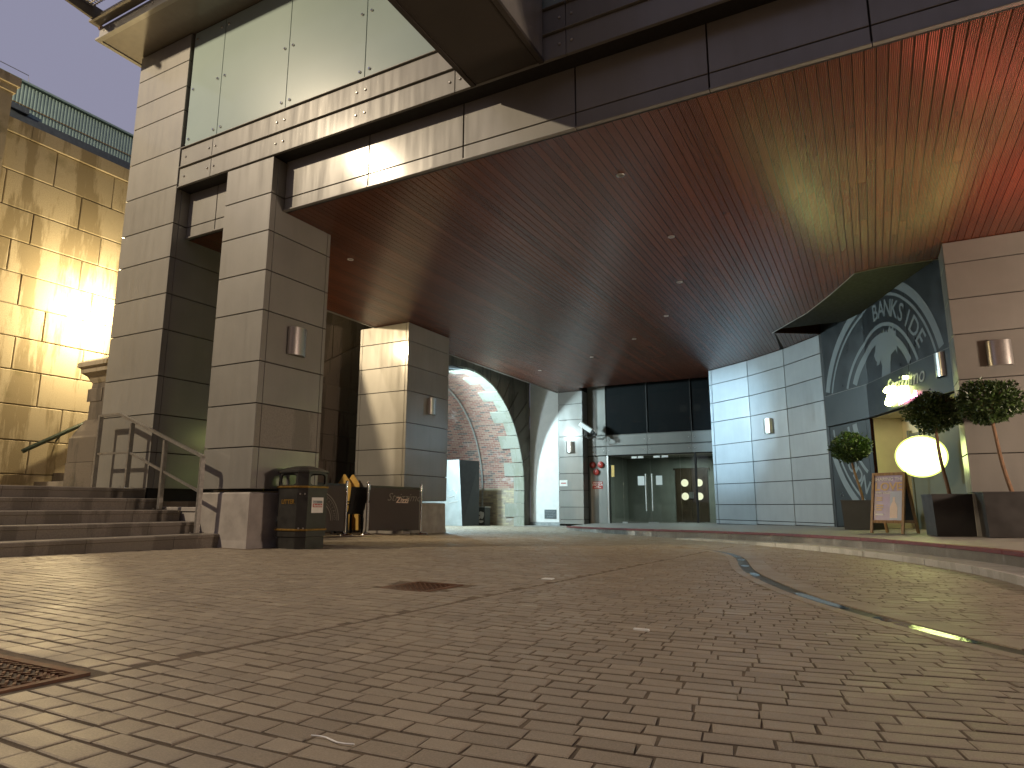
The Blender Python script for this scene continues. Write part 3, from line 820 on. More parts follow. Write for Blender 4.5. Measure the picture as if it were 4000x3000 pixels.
MB().box(-18.03, -17.90, 0, 26, 11.0, 11.05).build('eaves_trim', 'teal', t)
MB().box(-18.1, -17.96, 0, 26, 9.2, 10.19).build('flashing', 'navy', t)
MB().box(-24, -18.04, 0, 26, 2, 10.99).build('wall', 'navy', t)
MB().box(-17.965, -17.95, 0, 26, 10.40, 10.42).build('cable', 'gold', t)
MB().box(-17.96, -17.85, 7.2, 7.62, 10.18, 10.32).build('vent', 'navy', t)
mb = MB().tube([(-18, 2, 11.28), (-18, 7.55, 11.28), (-18, 7.58, 11.05)], .012, 6)
for yy in (5.0, 6.5): mb.tube([(-18, yy, 11.05), (-18, yy, 11.3)], .015, 6)
mb.build('roof_rail', 'steel', t)

# handrail on the floodlit wall
t = thing('wall_handrail', (-13.28, 6.33, 1.52), 'patinated green handrail sloping up the floodlit stone wall', 'handrail')
MB().tube([(-13.27, 6.30, 1.49), (-13.25, 6.36, 1.535), (-13.25, 11.5, 1.535 + 5.14 * .605)], .040, 10).build('rail', 'green_rail', t, True)
for yy in (6.9, 9.1, 11.2): MB().bar((-13.41, yy, 1.40 + (yy - 6.36) * .605), (-13.25, yy, 1.52 + (yy - 6.36) * .605), .02, .02).build('bracket', 'green_rail', t)

# stairs between the two walls
t = thing('stone_stairs', (-12.5, 6.6, .8), 'upper stone stairs climbing behind the newel along the floodlit wall', 'stairs')
for i in range(12):
    MB().box(-13.40, -11.62, 6.62 + i * .30, 6.95 + i * .30, .3 + i * .17, .968 + i * .17).build('step', 'granite', t)

# parapet wall, newel, arch: plane X = -11.46
PX = -11.46
A_ = thing('arched_wall', (PX, 14, 0), 'dark sooty stone wall with a sloping string course and a big arch', 'wall')
AC, AZ, AR = 18.4, 1.10, 3.9
def wtop(y): return 2.35 + .56 * (y - 6.6) if y < 12.3 else 7.2
mb = MB()
edges = [6.55]
while edges[-1] < 12.3: edges.append(edges[-1] + .5)
edges += [12.3, AC - AR] + [AC - AR * math.cos(math.pi * k / 40) for k in range(1, 40)] + [AC + AR, 22.86]
edges = sorted(set(round(e, 4) for e in edges))
for a, b in zip(edges, edges[1:]):
    m_ = (a + b) / 2
    def lo(y):
        d = abs(y - AC)
        return -.5 if not (AC - AR + .001 < m_ < AC + AR - .001) else AZ + math.sqrt(max(0, (AR + .05) ** 2 - min(d, AR + .05) ** 2))
    mb.add([(PX - .03, a, lo(a)), (PX - .03, b, lo(b)), (PX - .03, b, wtop(b - .001)), (PX - .03, a, wtop(a + .001)),
            (PX - .32, a, lo(a)), (PX - .32, b, lo(b)), (PX - .32, b, wtop(b - .001)), (PX - .32, a, wtop(a + .001))],
           [(0, 1, 2, 3), (7, 6, 5, 4), (3, 2, 6, 7), (4, 5, 1, 0)])
mb.build('wall', 'ashlar_dark', A_)
def string_z(y): return 3.62 + .56 * (y - 11.72)
mb = MB().prism([(PX - .02, 6.5, string_z(6.5)), (PX - .02, 14.2, string_z(14.2)), (PX - .02, 14.2, string_z(14.2) + .36), (PX - .02, 6.5, string_z(6.5) + .36)], (.07, 0, 0))
mb.build('string_course', 'ashlar_dark', A_)
mb = MB().prism([(PX - .36, 6.5, wtop(6.55) - .02), (PX - .36, 12.2, wtop(12.2) - .02), (PX - .36, 12.2, wtop(12.2) + .20), (PX - .36, 6.5, wtop(6.55) + .20)], (.42, 0, 0))
mb.build('coping', 'ashlar_dark', A_)
y = 7.0
while y < 12.1:                                        # upright stones of the parapet above the string
    za = string_z(y) + .37; zb = string_z(y + .82) + .37
    mb = MB().prism([(PX - .031, y + .008, za), (PX - .031, y + .812, zb), (PX - .031, y + .812, zb + .84), (PX - .031, y + .008, za + .84)], (.022, 0, 0))
    mb.build('parapet_stone', 'ashlar_dark', A_); y += .83
for r in range(8):                                     # coursed stones below the string and beside the arch
    za = -.25 + r * .62
    y = 9.2 + (r % 2) * .45
    while y < 14.45:
        l = random.uniform(.85, 1.15); l = min(l, 14.47 - y)
        if l > .3 and za + .6 < string_z(y) - .02:
            MB().slab((PX - .032, y + .006, za + .006), Y_, Z_, l - .012, .608, .03 + random.uniform(-.008, .008), .015).build('stone_block', 'ashlar_dark', A_)
        y += l
# voussoirs: light returns inside the arch, dark radial faces outside
NV = 23
def arc(th, r): return AC - r * math.cos(th), AZ + r * math.sin(th)
for k in range(NV):
    t0, t1 = math.pi * k / NV + .0045, math.pi * (k + 1) / NV - .0045
    dep = .80 if k % 2 else .42
    th = [t0 + (t1 - t0) * j / 4 for j in range(5)]
    jit = random.uniform(-.01, .012)
    inner = [arc(a, AR - .02 + jit) for a in th]; outer = [arc(a, AR + .045) for a in reversed(th)]
    MB().prism([(PX + .005, y, z) for y, z in inner + outer], (-dep, 0, 0)).build('arch_stone', 'quoin', A_)
    ro = AR + (1.15 if k % 2 else 1.6)
    o2 = [arc(a, ro) for a in reversed([t0, (t0 + t1) / 2, t1])]; i2 = [arc(a, AR + .05) for a in (t0, (t0 + t1) / 2, t1)]
    if all(y < 22.83 for y, z in o2): MB().prism([(PX - .031, y, z) for y, z in i2 + o2], (.026 + random.uniform(-.006, .008), 0, 0)).build('voussoir_face', 'ashlar_dark', A_)
    else:
        o2 = [(min(y, 22.83), z) for y, z in o2]; MB().prism([(PX - .031, y, z) for y, z in i2 + o2], (.026, 0, 0)).build('voussoir_face', 'ashlar_dark', A_)
for side in (-1, 1):
    z = -.32
    for k, hgt in enumerate((.46, .50, .46)):
        dep = .42 if k % 2 == 0 else .80
        yy = AC + side * (AR - .02)
        a, b = (yy, yy + side * .065)
        MB().box(PX - dep, PX + .005, min(a, b), max(a, b), z + .004, z + hgt - .004).build('arch_stone', 'quoin', A_)
        z += hgt
# brick vault
mb = MB(); vs = []; fs = []; uv = []
prf = [(AC - AR - .03, -.6, -1.7)] + [(*arc(math.pi * k / 36, AR + .03), AR * math.pi * k / 36) for k in range(37)] + [(AC + AR + .03, -.6, 0)]
L = AR * math.pi
prf = [(AC - AR - .03, -.6)] + [arc(math.pi * k / 36, AR + .03) for k in range(37)] + [(AC + AR + .03, -.6)]
arcs = [-.6] + [AZ + (AR + .03) * math.pi * k / 36 for k in range(37)]; arcs.append(arcs[-1] + 1.7)
tot = arcs[-1] - .6 + 1.2
me = bpy.data.meshes.new('brick_vault')
for i, (y, z) in enumerate(prf):
    for x in (-11.6, -20.5): vs.append((x - PX, y - 14, z))
fs = [(2 * i, 2 * i + 1, 2 * i + 3, 2 * i + 2) for i in range(len(prf) - 1)]
me.from_pydata(vs, [], fs); ul = me.uv_layers.new(name='UVMap')
for p in me.polygons:
    for li in p.loop_indices:
        vi = me.loops[li].vertex_index; i = vi // 2
        a = arcs[i]; a = min(a, (arcs[-1] + arcs[0]) - a)          # height up from the ground on both sides
        ul.data[li].uv = (me.vertices[vi].co.x + 100, a)
me.materials.append(M['brick']); o = bpy.data.objects.new('brick_vault', me); COL.objects.link(o); o.parent = A_
MB().add([(-20.5, AC - 4.5, -.6), (-20.5, AC + 4.5, -.6), (-20.5, AC + 4.5, 5.4), (-20.5, AC - 4.5, 5.4)], [(0, 1, 2, 3)]).build('tunnel_end', 'ashlar_dark', A_)
t = thing('floodlight', (-13.1, 18.0, 4.5), 'floodlight under the crown of the brick arch, hidden behind the lit pillar', 'floodlight')
MB().box(-13.4, -12.95, 17.7, 18.3, 4.51, 4.53).build('added_visor', 'black_metal', t)  # unseen plate added to cut the tunnel lamp's light on the soffit
MB().bar((-13.1, 18.0, 4.52), (-13.1, 18.0, 4.97), .04, .04, (1, 0, 0)).build('bracket', 'black_metal', t)
t = thing('floodlight', (-9.7, 13.9, 4.25), 'added unseen floodlight on the back of the brightly lit pillar, brightening the panelled wall', 'floodlight')  # added lamp body behind the pillar, for the spot on the curved wall
MB().box(-9.85, -9.55, 13.86, 13.98, 3.98, 4.12).build('housing', 'black_metal', t)
MB().box(-9.95, -9.25, 13.98, 14.5, 4.10, 4.12).build('added_visor', 'black_metal', t)  # unseen plate added to keep this spot off the soffit
# conduit following the vault
pts = [(-13.24, AC + AR - .03, .35 + .15 * i) for i in range(6)] + [(-13.24 - .0 * a, arc(math.pi - a, AR - .03)[0], arc(math.pi - a, AR - .03)[1]) for a in [math.radians(d) for d in range(2, 96, 4)]]
t = thing('conduit', (-13.24, 22.2, .3), 'grey cable conduit following the curve of the brick vault', 'conduit')
MB().tube(pts, .035, 8).build('pipe', 'cable', t, True)
# newel of the stairs
t = thing('stone_newel', (PX, 6.55, .8), 'moulded stone newel post at the foot of the upper stairs', 'newel')
def sq(mb, cx, cy, prof):
    vs = []; fs = []
    for hw, z in prof: vs += [(cx - hw, cy - hw, z), (cx + hw, cy - hw, z), (cx + hw, cy + hw, z), (cx - hw, cy + hw, z)]
    for k in range(len(prof) - 1): fs += [(k * 4 + i, k * 4 + (i + 1) % 4, k * 4 + 4 + (i + 1) % 4, k * 4 + 4 + i) for i in range(4)]
    m = (len(prof) - 1) * 4; fs += [(m, m + 1, m + 2, m + 3), (3, 2, 1, 0)]
    return mb.add(vs, fs)
NX, NY = -11.50, 6.75
sq(MB(), NX, NY, [(.42, .79), (.42, 1.25)]).build('base', 'ashlar_dark', t)
sq(MB(), NX, NY, [(.415, 1.256), (.415, 1.66), (.39, 1.70), (.36, 1.78), (.30, 1.90), (.27, 1.98)]).build('base_moulding', 'ashlar_dark', t)
sq(MB(), NX, NY, [(.245, 1.985), (.235, 2.62)]).build('shaft', 'ashlar_dark', t)
sq(MB(), NX, NY, [(.24, 2.625), (.27, 2.68), (.30, 2.74), (.37, 2.79), (.38, 2.87), (.42, 2.89), (.42, 2.96), (.38, 3.0)]).build('cap', 'ashlar', t)

# ================================================================== STEPS and landing
ST = thing('stone_steps', (-8.6, 4.5, 0), 'broad flight of worn granite steps climbing left to the landing', 'steps')
fx = [-7.80, -8.22, -8.64, -9.05, -9.47]; zt = [.18, .335, .492, .650, .800]
for k in range(5):
    x1 = fx[k]; x0 = fx[k + 1] - .08 if k < 4 else -11.0
    z0 = gz(-8, 4) - .08 if k == 0 else zt[k - 1] - .06
    y = 6.20
    cuts = [6.20]; yy = 6.2 - random.uniform(.35, .8)
    while yy > -2: cuts.append(yy); yy -= random.uniform(1.0, 1.5)
    for b, a in zip(cuts, cuts[1:]):
        mb = MB().prism([(x1, a + .002, z0), (x1, b - .002, z0), (x1, b - .002, zt[k] - .012), (x1, a + .002, zt[k] - .012)], (-.1, 0, 0))
        mb = MB(); r_ = .010
        P = [(x1 - .012, z0), (x1 - .012, zt[k] - .052), (x1, zt[k] - .046), (x1, zt[k] - r_), (x1 - r_, zt[k]), (x0, zt[k]), (x0, z0)]
        mb.prism([(px, a + .002, pz) for px, pz in P], (0, b - a - .004, 0))
        mb.build('step_stone', 'granite', ST)
mb = MB(); mb.box(-13.40, -11.0, -2, 6.62, .3, .797); mb.build('landing', 'granite', ST)
RL = thing('step_railing', (-9.2, 6.0, .5), 'square section steel railing climbing beside the granite steps', 'railing')
RY = 6.0
px_ = [(-8.0, zt[0], 1.19), (-8.83, zt[2], 1.475), (-9.65, zt[4], 1.765), (-10.47, zt[4], 1.915)]
for x, zb, ztp in px_:
    p = MB().box(x - .02, x + .02, RY - .03, RY + .03, zb + .012, ztp - .005).build('post', 'rail', RL)
    MB().slab((x - .075, RY + .075, zb), X_, -Y_, .15, .15, .012, .002).build('base_plate', 'rail', p)
    m_ = MB()
    for dx in (-.055, .055):
        for dy in (-.055, .055): m_.lathe((x + dx, RY + dy, zb + .012), [(.012, 0), (.012, .012)], 6)
    m_.build('bolt', 'bolt', p)
sl = (1.915 - 1.20) / (-10.0 + 8.0)
MB().bar((-7.99, RY, 1.205), (-9.98, RY, 1.915), .05, .038).build('handrail', 'rail', RL)
MB().bar((-9.98, RY, 1.916), (-10.50, RY, 1.916), .05, .038).build('handrail', 'rail', RL)
MB().bar((-8.02, RY, .74), (-9.63, RY, 1.315), .03, .03).build('mid_rail', 'rail', RL)
MB().bar((-9.67, RY, 1.325), (-10.47, RY, 1.325), .03, .03).build('mid_rail', 'rail', RL)

# ================================================================== WHITE WALL and entrance
t = thing('white_wall', (-10.87, 23, -.3), 'white rendered wall end between the stone arch and the entrance pillar', 'wall')
MB().box(-11.48, -10.29, 22.86, 23.3, -.05, 6.5).build('render', 'white_paint', t)
MB().box(-11.48, -10.25, 22.84, 23.3, -.45, -.055).build('plinth', 'plinth_grey', t)
def sign(name, label, x0, x1, z0, z1, y, mat, lines, tmat, cat='sign', th=.012):
    t = thing(name, ((x0 + x1) / 2, y, z0), label, cat)
    panel('plate', (x0, y, z0), X_, Z_, x1 - x0, z1 - z0, th, mat, t, .002)
    for body, size, zz in lines:
        text('lettering', body, size, ((x0 + x1) / 2, y - th, zz), X_, Z_, tmat, t, ext=.0006, bold=.002)
    return t
sign('wall_plate', 'slate grey plate low on the white wall with raised lettering', -10.88, -10.40, .08, .41, 22.86, 'sign_dark', [('SPRINKLER', .085, .33), ('STOP VALVE', .085, .235), ('INSIDE', .085, .145)], 'logo', th=.02)
t = sign('arrow_sign', 'small white sign with a red bar on the narrow pillar left of the entrance', -10.25, -9.93, 1.265, 1.49, 22.85, 'white_sign', [], 'red')
panel('red_bar', (-10.19, 22.838, 1.36), X_, Z_, .20, .035, .003, 'red', t, .001)

EY = 23.36
E_ = thing('glass_entrance', (-7, EY, -.1), 'recessed glass entrance with double doors under grey metal bands', 'entrance')
panel('jamb_panel', (-9.29, EY + .03, -.10), X_, Z_, .71, 2.46, .03, 'clad', E_)
panel('jamb_panel', (-9.29, EY + .03, 3.15), X_, Z_, .71, 2.3, .03, 'clad', E_)
BXE = [-9.30, -8.56, -7.0, -5.41, -4.33]
for a, b in zip(BXE, BXE[1:]):
    for z0, z1 in ((2.39, 2.71), (2.735, 3.13)):
        panel('channel_web', (a + .004, EY - .02, z0), X_, Z_, b - a - .008, z1 - z0 - .012, .03, 'band', E_)
        panel('channel_flange', (a + .002, EY - .02, z1 - .012), X_, Z_, b - a - .004, .012, .06, 'band', E_, .002)
        for x in (a + .1, b - .1): place('bolt', bme, (x, EY - .052, (z0 + z1) / 2), E_)
MB().box(-9.3, -4.3, EY - .018, EY + .35, 2.37, 3.15).build('band_backing', 'core', E_)
for a, b in ((-8.55, -7.02), (-6.98, -5.43), (-5.39, -4.3)):
    panel('upper_pane', (a, EY + .05, 3.17), X_, Z_, b - a, 2.3, .014, 'dark_glass', E_, .002)
for x in (-7.0, -5.41): MB().box(x - .018, x + .018, EY + .0, EY + .09, 3.16, 5.5).build('mullion', 'black_metal', E_)
for a, b in ((-8.50, -7.965), (-7.955, -6.945), (-6.935, -5.872), (-5.862, -5.37), (-5.29, -4.32)):
    d = panel('glass_door' if -8 < a < -6 else 'glass_pane', (a, EY + .03, -.06), X_, Z_, b - a, 2.38, .012, 'glass', E_, .001)
MB().box(-5.36, -5.30, EY - .01, EY + .08, -.08, 2.37).build('door_post', 'black_metal', E_)
MB().box(-8.57, -8.51, EY - .005, EY + .06, -.09, 2.37).build('door_post', 'steel', E_)
for x in (-7.10, -6.87):
    h = MB().tube([(x, EY - .05, .38), (x, EY - .05, 1.68)], .024, 10)
    for z in (.50, 1.56): h.tube([(x, EY - .05, z), (x, EY + .02, z)], .011, 6)
    h.build('pull_handle', 'handle_steel', E_, True)
for x0, x1 in ((-8.02, -7.83), (-7.06, -6.70), (-5.98, -5.78)): MB().box(x0, x1, EY - .002, EY + .05, -.075, -.01).build('floor_patch', 'steel', E_)
for x0, x1 in ((-7.62, -7.42), (-7.38, -7.17), (-6.80, -6.58), (-6.50, -6.28)): MB().box(x0, x1, EY + .005, EY + .05, 2.25, 2.32).build('door_clamp', 'white_sign', E_)
for x0, x1, z0, z1 in ((-7.41, -7.17, 1.28, 1.605), (-6.745, -6.52, 1.285, 1.61)): panel('paper_notice', (x0, EY + .016, z0), X_, Z_, x1 - x0, z1 - z0, .002, 'paper', E_, .0005)
panel('yellow_notice', (-8.40, EY + .016, 1.60), X_, Z_, .11, .42, .002, 'yellow', E_, .0005)
MB().box(-10.5, 6, 27.2, 27.4, -1, 6).box(-10.25, -9.30, EY + .01, 27.2, -.4, 5.6).box(-9.31, -4.0, 22.33, 27.2, 5.60, 5.7).box(-4.28, -4.1, EY + .1, 27.2, -.3, 5.6).box(-9.29, -8.58, EY + .04, EY + .2, 3.14, 5.6).box(-9.29, -8.5, EY + .04, EY + .2, -.2, 2.4).build('back_wall', 'core', E_)
# lobby behind the glass
lb = MB()
lb.add([(-9.4, 27, -.1), (-4.0, 27, -.1), (-4.0, 27, 2.5), (-9.4, 27, 2.5)], [(0, 1, 2, 3)])
lb.add([(-9.0, EY + .1, -.1), (-9.0, 27, -.1), (-9.0, 27, 2.5), (-9.0, EY + .1, 2.5)], [(0, 1, 2, 3)])
lb.add([(-4.2, EY + .1, -.1), (-4.2, 27, -.1), (-4.2, 27, 2.5), (-4.2, EY + .1, 2.5)], [(3, 2, 1, 0)])
lb.add([(-9.0, EY + .1, 2.5), (-4.2, EY + .1, 2.5), (-4.2, 27, 2.5), (-9.0, 27, 2.5)], [(0, 1, 2, 3)])
lb.build('lobby', 'lobby', E_)
MB().box(-9.0, -4.2, EY + .0, 27, -.2, -.085).build('lobby_floor', 'tile', E_)
for x0, x1 in ((-6.98, -6.355), (-6.345, -5.70)):
    d = MB().box(x0, x1, 26.95, 26.99, -.08, 1.97).build('inner_door', 'lobby_door', E_)
    cx = (x0 + x1) / 2 + (.06 if x0 < -6.5 else -.02)
    for z in (.93, 1.46): MB().lathe((cx, 26.95, z), [(.145, 0), (.145, .012)], 24, (0, -1, 0)).build('porthole', 'porthole', d)
MB().box(-7.06, -5.62, 26.96, 26.995, 1.97, 2.05).build('door_frame', 'lobby_door', E_)
MB().box(-6.44, -6.26, 26.88, 26.95, .85, 1.1).build('inner_handle', 'steel', E_)
ul_ = MB(); ul_.add([(-8.6, 26, 3.1), (-4.2, 26, 3.1), (-4.2, 26, 5.6), (-8.6, 26, 5.6)], [(0, 1, 2, 3)]); ul_.add([(-8.6, EY + .2, 5.58), (-4.2, EY + .2, 5.58), (-4.2, 26, 5.58), (-8.6, 26, 5.58)], [(0, 1, 2, 3)]); ul_.build('upper_room', 'core', E_)
for x in (-6.28, -5.74): MB().lathe((x, 25.9, 4.32), [(.14, 0), (.14, .012)], 24, (0, -1, 0)).build('room_lamp', 'dim_lamp', E_)
LB = lamp('lobby_light', 'AREA', (-6.0, 25.4, 2.44), 70, (.86, 1.0, .93), .5)
LB.rotation_euler = (0, 0, 0)
for x, z, lab in ((-9.11, 2.05, 'upper left red alarm bell beside the entrance'), (-8.79, 2.05, 'upper right red alarm bell beside the entrance'), (-8.97, 1.78, 'lowest red alarm bell beside the entrance')):
    t = thing('alarm_bell', (x, EY, z), lab, 'alarm bell', 'red alarm bells on the jamb panel')
    MB().lathe((x, EY, z), [(.06, 0), (.06, .03), (.118, .032), (.122, .045), (.105, .075), (.06, .092), (.015, .095)], 24, (0, -1, 0)).build('gong', 'red', t, True)
    MB().lathe((x, EY - .095, z), [(.016, 0), (.012, .012)], 10, (0, -1, 0)).build('centre_nut', 'bolt', t)
sign('red_sign', 'red sprinkler stop valve sign under the alarm bells', -9.14, -8.74, 1.17, 1.435, EY, 'red', [('SPRINKLER', .072, 1.385), ('STOP VALVE', .072, 1.31), ('INSIDE', .04, 1.255), ('KEEP CLEAR AT ALL TIMES', .022, 1.215)], 'white_sign')
MB().lathe((-9.08, EY - .03, 2.52), [(.03, 0), (.03, .02)], 12, (0, -1, 0)).build('keyhole_rose', 'gold', E_)

# cctv camera
t = thing('security_camera', (-9.1, 22.75, 3.3), 'white security camera with hanging cables on the pillar by the entrance', 'camera')
ca, cb = Vector((-9.28, 22.55, 3.52)), Vector((-8.86, 22.62, 3.22)); dd = (cb - ca).normalized()
MB().bar(ca, cb, .15, .15).build('housing', 'white_paint', t)
MB().bar(ca + Vector((0.03, 0, .095)), cb + Vector((.10, .0, .06)), .17, .012).build('sun_hood', 'mesh_metal', t)
MB().bar(cb, cb + dd * .10, .13, .13).build('lens_block', 'black_metal', t)
MB().bar(cb + dd * .1 + Vector((0, 0, -.02)), cb + dd * .2 + Vector((0, 0, -.02)), .10, .10).build('infrared_lamp', 'black_metal', t)
MB().tube([(-9.30, 22.95, 3.12), (-9.16, 22.75, 3.14), (-9.10, 22.6, 3.30)], .028, 8).build('wall_bracket', 'steel', t, True)
MB().tube([(-9.12, 22.6, 3.3), (-9.14, 22.6, 3.08), (-9.02, 22.6, 2.98), (-8.86, 22.6, 3.02), (-8.80, 22.62, 3.16)], .010, 6).tube([(-9.05, 22.62, 3.2), (-9.05, 22.62, 3.02), (-8.93, 22.62, 2.96), (-8.78, 22.62, 3.06), (-8.74, 22.64, 3.18)], .010, 6).build('cable', 'black_metal', t, True)

# ================================================================== PANELLED WALL (curved in three facets)
PWL = thing('panelled_wall', (-2.6, 19.6, 0), 'curved wall of pale lit metal panels right of the entrance', 'wall')
rows = [.145, .60, 1.215, 1.815, 2.41, 3.135, 3.735, 4.325, 4.80]
for (a, b) in zip(BLK, BLK[1:]):
    A3, B3 = Vector((*a, 0)), Vector((*b, 0)); u = (B3 - A3).normalized(); ln = (B3 - A3).length; nrm = u.cross(Z_)
    MB().prism([A3 - nrm * .03 - Z_ * .1, B3 - nrm * .03 - Z_ * .1, B3 - nrm * .35 - Z_ * .1, A3 - nrm * .35 - Z_ * .1], (0, 0, 5.2)).build('backing', 'core', PWL)
    cuts = [(.0, ln)] if a != BLK[0] else [(0, .13), (.13, ln)]
    zz = [tz((a[0] + b[0]) / 2) + .004] + rows
    for z0, z1 in zip(zz, zz[1:]):
        for c0, c1 in cuts:
            p = A3 + u * (c0 + .009) - nrm * .03
            panel('panel', (p.x, p.y, z0 + .009), u, Z_, c1 - c0 - .018, z1 - z0 - .018, .03, 'lit_clad', PWL)

# ================================================================== RESTAURANT FRONT
V = [Vector((-.80, 17.85, 0)), Vector((.124, 16.40, 0)), Vector((.85, 14.45, 0)), Vector((1.42, 13.08, 0))]
cum = [0]
for a, b in zip(V, V[1:]): cum.append(cum[-1] + (b - a).length)
def SF(u, z, off=0):
    for k in range(3):
        if u <= cum[k + 1] or k == 2:
            d = (V[k + 1] - V[k]).normalized(); nrm = d.cross(Z_)
            return V[k] + d * (u - cum[k]) + nrm * off + Z_ * z
RF = thing('restaurant_front', (.3, 15.5, .1), 'curved dark restaurant front with a big ring logo on its window film', 'shopfront')
for k in range(3):
    d = (V[k + 1] - V[k]).normalized(); nrm = d.cross(Z_); ln = cum[k + 1] - cum[k]
    p = V[k] + d * .004
    panel('upper_window', (p.x, p.y, 3.205), d, Z_, ln - .008, 2.34, .012, 'shop_film', RF, .002)
    q = V[k] + d * .003 + nrm * .03
    panel('sign_board', (q.x, q.y, 2.46), d, Z_, ln - .006, .735, .03, 'spandrel', RF, .003)
    b0 = V[k] - nrm * .02; b1 = V[k + 1] - nrm * .02
    MB().prism([(b0.x, b0.y, 2.44), (b1.x, b1.y, 2.44), (b1.x - nrm.x * .3, b1.y - nrm.y * .3, 2.44), (b0.x - nrm.x * .3, b0.y - nrm.y * .3, 2.44)], (0, 0, 3.1)).build('backing', 'core', RF)
    MB().bar(SF(cum[k] + .01, 3.2, .045), SF(cum[k + 1] - .01, 3.2, .045), .02, .012).build('sill_trim', 'band', RF)
# end strip against the panelled wall and the pillar
MB().prism([(-.87, 17.93, 0), (-.81, 17.84, 0), (-.75, 17.90, 0), (-.81, 17.99, 0)], (0, 0, 4.85)).build('end_post', 'black_metal', RF)
p = SF(cum[3], 0); MB().box(1.37, 1.43, 12.97, 13.10, .1, 4.8).build('end_post', 'band', RF)
# lower window left of the door
d0 = (V[1] - V[0]).normalized(); n0 = d0.cross(Z_)
p = V[0] + d0 * .02; panel('lower_window', (p.x, p.y, .09), d0, Z_, 1.48, 2.35, .012, 'shop_film', RF, .002)
p = V[0] + d0 * 1.51; panel('lower_window', (p.x, p.y, .09), d0, Z_, .18, .80, .012, 'shop_film', RF, .002); panel('lower_window', (p.x, p.y, .90), d0, Z_, .18, 1.54, .012, 'shop_film', RF, .002)
MB().bar(SF(1.70, .1, .02), SF(1.70, 2.44, .02), .05, .05, (1, 0, 0)).build('door_jamb', 'darkwood', RF)
# recessed doorway
dD = (V[3] - V[1]).normalized(); nD = dD.cross(Z_)
p0 = SF(1.76, 0); p1 = V[3] - dD * .0
def wp(p, back, z): return (p.x - nD.x * back, p.y - nD.y * back, z)
dw = MB(); BK = .58
dw.add([wp(p0, 0, .1), wp(p0, BK, .1), wp(p0, BK, 2.44), wp(p0, 0, 2.44)], [(0, 1, 2, 3)])
q0, q1 = p0, p1
dw.add([wp(q0, BK, .1), wp(q1, BK, .1), wp(q1, BK, 2.44), wp(q0, BK, 2.44)], [(0, 1, 2, 3)])
dw.add([wp(q1, BK, .1), wp(q1, 0, .1), wp(q1, 0, 2.44), wp(q1, BK, 2.44)], [(0, 1, 2, 3)])
dw.add([wp(q0, 0, 2.435), wp(q1, 0, 2.435), wp(q1, BK, 2.435), wp(q0, BK, 2.435)], [(3, 2, 1, 0)])
dw.build('lobby_wall', 'cream', RF)
dw2 = MB(); a = p0 + dD * .42; b = p1 - dD * .12
dw2.prism([wp(a, BK - .06, .1), wp(b, BK - .06, .1), wp(b, BK - .06, 2.05), wp(a, BK - .06, 2.05)], (-nD.x * .05, -nD.y * .05, 0)).build('door', 'door_olive', RF)
fr = MB()
for s0, s1, z0, z1 in ((.36, .42, .1, 2.12),):
    a2 = p0 + dD * s0; b2 = p0 + dD * s1
    fr.prism([wp(a2, BK - .08, z0), wp(b2, BK - .08, z0), wp(b2, BK - .08, z1), wp(a2, BK - .08, z1)], (-nD.x * .07, -nD.y * .07, 0))
fr.build('door_frame', 'door_olive', RF)
# ring logo: vinyl cut in pieces per facet
def ring(mb, r0, r1, a0, a1, zmin, zmax, umin=0, umax=9, cu=2.50, cz=2.60, step=2.0, off=.0145):
    a = a0
    while a < a1 - 1e-6:
        b = min(a + step, a1); qs = [(cu + r * math.cos(R(t)), cz + r * math.sin(R(t))) for r, t in ((r0, a), (r1, a), (r1, b), (r0, b))]
        if all(zmin <= z <= zmax and umin <= u <= umax for u, z in qs):
            P = [SF(u, z, off) for u, z in qs]; mb.add(P, [(0, 3, 2, 1)])
        a = b
for r0, r1 in ((2.42, 2.60), (2.28, 2.34), (1.36, 1.53), (1.66, 1.74)):
    for args in ((0, 90, 3.21, 5.54), (90, 180, 3.21, 5.54), (180, 262, .10, 2.42, .03, 1.47)):
        lg = MB(); ring(lg, r0, r1, *args)
        if lg.f: lg.build('logo_ring', 'logo', RF)
hd = [(2.18, 3.215), (2.62, 3.215), (2.66, 3.40), (2.72, 3.58), (2.95, 3.64), (3.02, 3.52), (3.02, 3.72), (3.10, 3.80), (3.03, 3.90), (3.06, 4.02), (2.96, 4.0), (2.95, 4.12), (2.84, 4.08), (2.80, 4.18), (2.70, 4.10), (2.66, 4.02), (2.62, 4.14), (2.54, 4.04), (2.50, 4.20), (2.42, 4.08), (2.34, 4.14), (2.30, 4.04), (2.16, 4.12), (2.14, 3.98), (2.02, 3.95), (1.98, 3.82), (1.90, 3.74), (1.96, 3.62), (2.02, 3.58), (1.98, 3.50), (2.12, 3.50), (2.20, 3.58), (2.26, 3.44)]
from mathutils.geometry import tessellate_polygon
tri = tessellate_polygon([[Vector((u, z, 0)) for u, z in hd]])
hm = MB().add([SF(u + .28, z, .0146) for u, z in hd], [tuple(reversed(t_)) if True else t_ for t_ in tri])
hm.build('head_logo', 'logo', RF)
def arc_text(word, r, a_start, a_end, size, flip=False, zmax=5.5):
    nn = len(word)
    for i, chh in enumerate(word):
        a = R(a_start + (a_end - a_start) * (i / max(1, nn - 1)))
        cu, cz = 2.50 + r * math.cos(a), 2.60 + r * math.sin(a)
        rot = a - math.pi / 2 if not flip else a + math.pi / 2; mb = MB()
        text('x', chh, size, (0, 0, 0), X_, Z_, 'logo', None, bold=.006, ext=.0005, rot=rot, fn=lambda x, y, z, cu=cu, cz=cz: SF(cu + x, cz + y, .0150 + z), mb=mb)
        if all((.1 < v[2] < 2.42 and v[0] < .06) or 3.21 < v[2] < 5.5 for v in mb.v): mb.build('letter', 'logo', RF)
